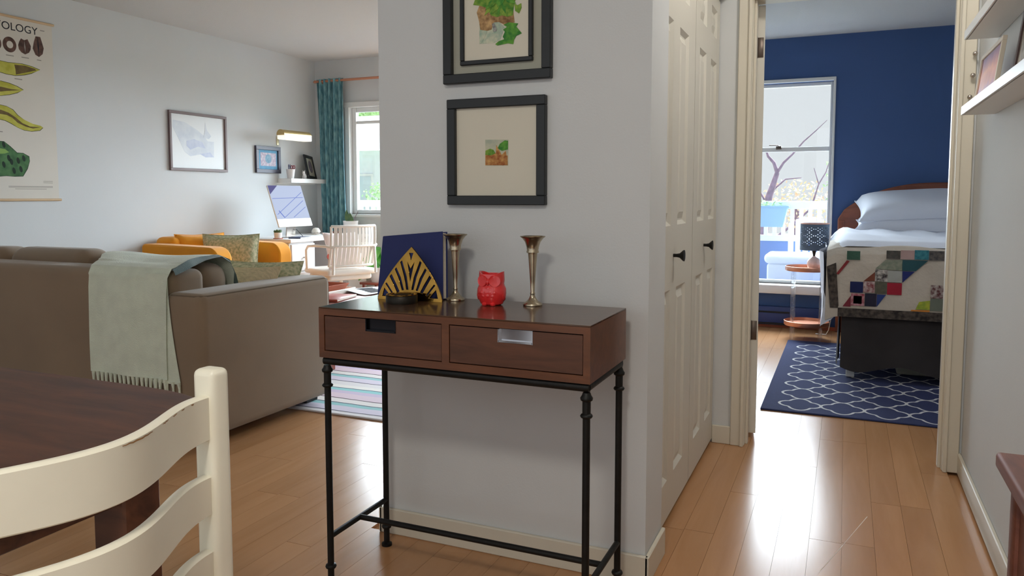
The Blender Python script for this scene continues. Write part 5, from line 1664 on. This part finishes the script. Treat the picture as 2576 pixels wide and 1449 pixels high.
def foliage(mb, c, r, n, size, seed, flat=1.0):
    rn = random.Random(seed)
    for _ in range(n):
        while True:
            p_ = Vector((rn.uniform(-1, 1), rn.uniform(-1, 1), rn.uniform(-1, 1)))
            if p_.length < 1:
                break
        p_ = Vector((c[0] + p_.x * r[0], c[1] + p_.y * r[1], c[2] + p_.z * r[2]))
        d = Vector((rn.uniform(-1, 1), rn.uniform(-1, 1), rn.uniform(-1, 1))).normalized()
        e_ = d.orthogonal().normalized()
        s = size * rn.uniform(0.6, 1.3)
        mb.poly([p_ - d * s, p_ + e_ * s * 0.5, p_ + d * s, p_ - e_ * s * 0.5])
    return mb
foliage(MB(), (0, 0, 0.22), (0.33, 0.08, 0.05), 260, 0.018, 4).build('seedlings', FOL1, t, kind='stuff')
t = thing('deck_box', 'white rounded deck storage box on the balcony', 'storage box', (-0.3, 7.62, -0.05))
BX('box_body', -0.36, 0.4, -0.17, 0.17, 0.0, 0.58, OUTW, t, 0.03, 3)
b = MB().box(-0.385, 0.425, -0.2, 0.2, 0.575, 0.67, 0.045, 4)
b.build('lid', OUTW, t, True)
t = thing('garden_chair', 'white garden chair behind the deck box on the balcony', 'chair', (-0.32, 8.07, -0.05))
for i in range(6):
    x = -0.17 + 0.068 * i
    MB().box(x - 0.026, x + 0.026, 0.02, 0.04, 0.44, 1.0 - 0.01 * (i - 2.5) ** 2, 0.006, 1, Matrix.Rotation(R(6), 4, 'X')).build('back_slat', OUTW, t, True)
BX('seat', -0.22, 0.22, -0.22, 0.12, 0.41, 0.44, OUTW, t, 0.008, 2)
for sx in (-1, 1):
    for yy in (-0.2, 0.1):
        BX('leg', sx * 0.2 - 0.02, sx * 0.2 + 0.02, yy - 0.02, yy + 0.02, 0, 0.42, OUTW, t, 0.004, 1)
# bare tree outside the bedroom
t = thing('bare_tree', 'bare forked tree with dark branches outside the bedroom window', 'tree', (-1.0, 10.0, -3.0))
def br(pts, r0, r1, name='branch'):
    P_ = [(x + 1.0, y - 10.0, z + 3.0) for x, y, z in pts]
    n = len(P_)
    MB().tube(P_, [r0 + (r1 - r0) * i / (n - 1) for i in range(n)], 8).build(name, BARK, t, True)
br([(-1.0, 10, -3.0), (-1.02, 10, -1), (-0.95, 10, 0.6), (-0.88, 10, 1.14), (-0.79, 10, 1.44)], 0.09, 0.03, 'trunk')
br([(-0.79, 10, 1.44), (-0.83, 10, 1.56), (-0.9, 10, 1.64), (-0.93, 10, 1.72)], 0.026, 0.012)
br([(-0.79, 10, 1.44), (-0.72, 10, 1.56), (-0.62, 10, 1.66), (-0.5, 10.1, 1.82), (-0.36, 10.1, 1.95), (-0.24, 10.1, 2.07)], 0.018, 0.003)
br([(-0.86, 10, 1.2), (-0.7, 10.1, 1.36), (-0.52, 10.2, 1.38)], 0.014, 0.005)
br([(-0.9, 10, 1.05), (-1.05, 10.1, 1.3), (-1.2, 10.1, 1.5)], 0.014, 0.005)
br([(-0.4, 10.3, 1.0), (-0.32, 10.3, 1.3), (-0.38, 10.3, 1.5)], 0.012, 0.004)
br([(-0.32, 10.3, 1.3), (-0.24, 10.3, 1.45), (-0.2, 10.3, 1.6)], 0.009, 0.004)
br([(-0.95, 10, 0.5), (-0.6, 10.2, 0.8), (-0.4, 10.3, 1.0)], 0.02, 0.012)
def tree(label, loc, r, hgt, m, n, size, seed, name='garden_tree'):
    t = thing(name, label, 'tree', loc)
    MB().tube([(0, 0, 0), (0.05, 0, hgt * 0.5), (0, 0, hgt)], [0.14, 0.1, 0.05], 8).build('trunk', BARK, t, True)
    foliage(MB(), (0, 0, hgt), r, n, size, seed).build('foliage', m, t, kind='stuff')
tree('pale leafy tree behind the neighbouring house', (-15.6, 23, -3), (3.0, 1.5, 2.4), 7.0, FOL1, 2600, 0.16, 1)
tree('blossoming shrub below the bare tree outside the bedroom', (-0.6, 11.0, -3), (0.55, 0.4, 0.35), 4.05, FOL2, 500, 0.03, 2, 'garden_shrub')
tree('green shrub at the right side of the bedroom window view', (-0.05, 10.6, -3), (0.22, 0.3, 0.55), 4.3, FOL1, 420, 0.03, 3, 'garden_shrub')
tree('low green shrub beyond the living room balcony', (-5.85, 9.1, -3), (0.4, 0.3, 0.22), 4.15, FOL1, 420, 0.03, 5, 'garden_shrub')
t = thing('neighbour_house', 'white neighbouring house with a low roof seen through the living room window', 'house', (-11.5, 17.5, -3))
BX('wall', -3.0, 3.0, -1.5, 1.5, 0, 5.3, SIDING, t)
MB().prism([(-3.3, -1.8, 5.25), (-3.3, 0, 6.3), (-3.3, 1.8, 5.25)], (6.6, 0, 0)).build('roof', SIDING, t)
for x in (-1.6, 0.3, 2.0):
    f_ = BX('window', x - 0.5, x + 0.5, -1.53, -1.49, 3.6, 4.7, WHITE, t)
    BX('pane', x - 0.44, x + 0.44, -1.54, -1.5, 3.66, 4.64, mat('pale pane', (196, 208, 214), 0.3), f_)
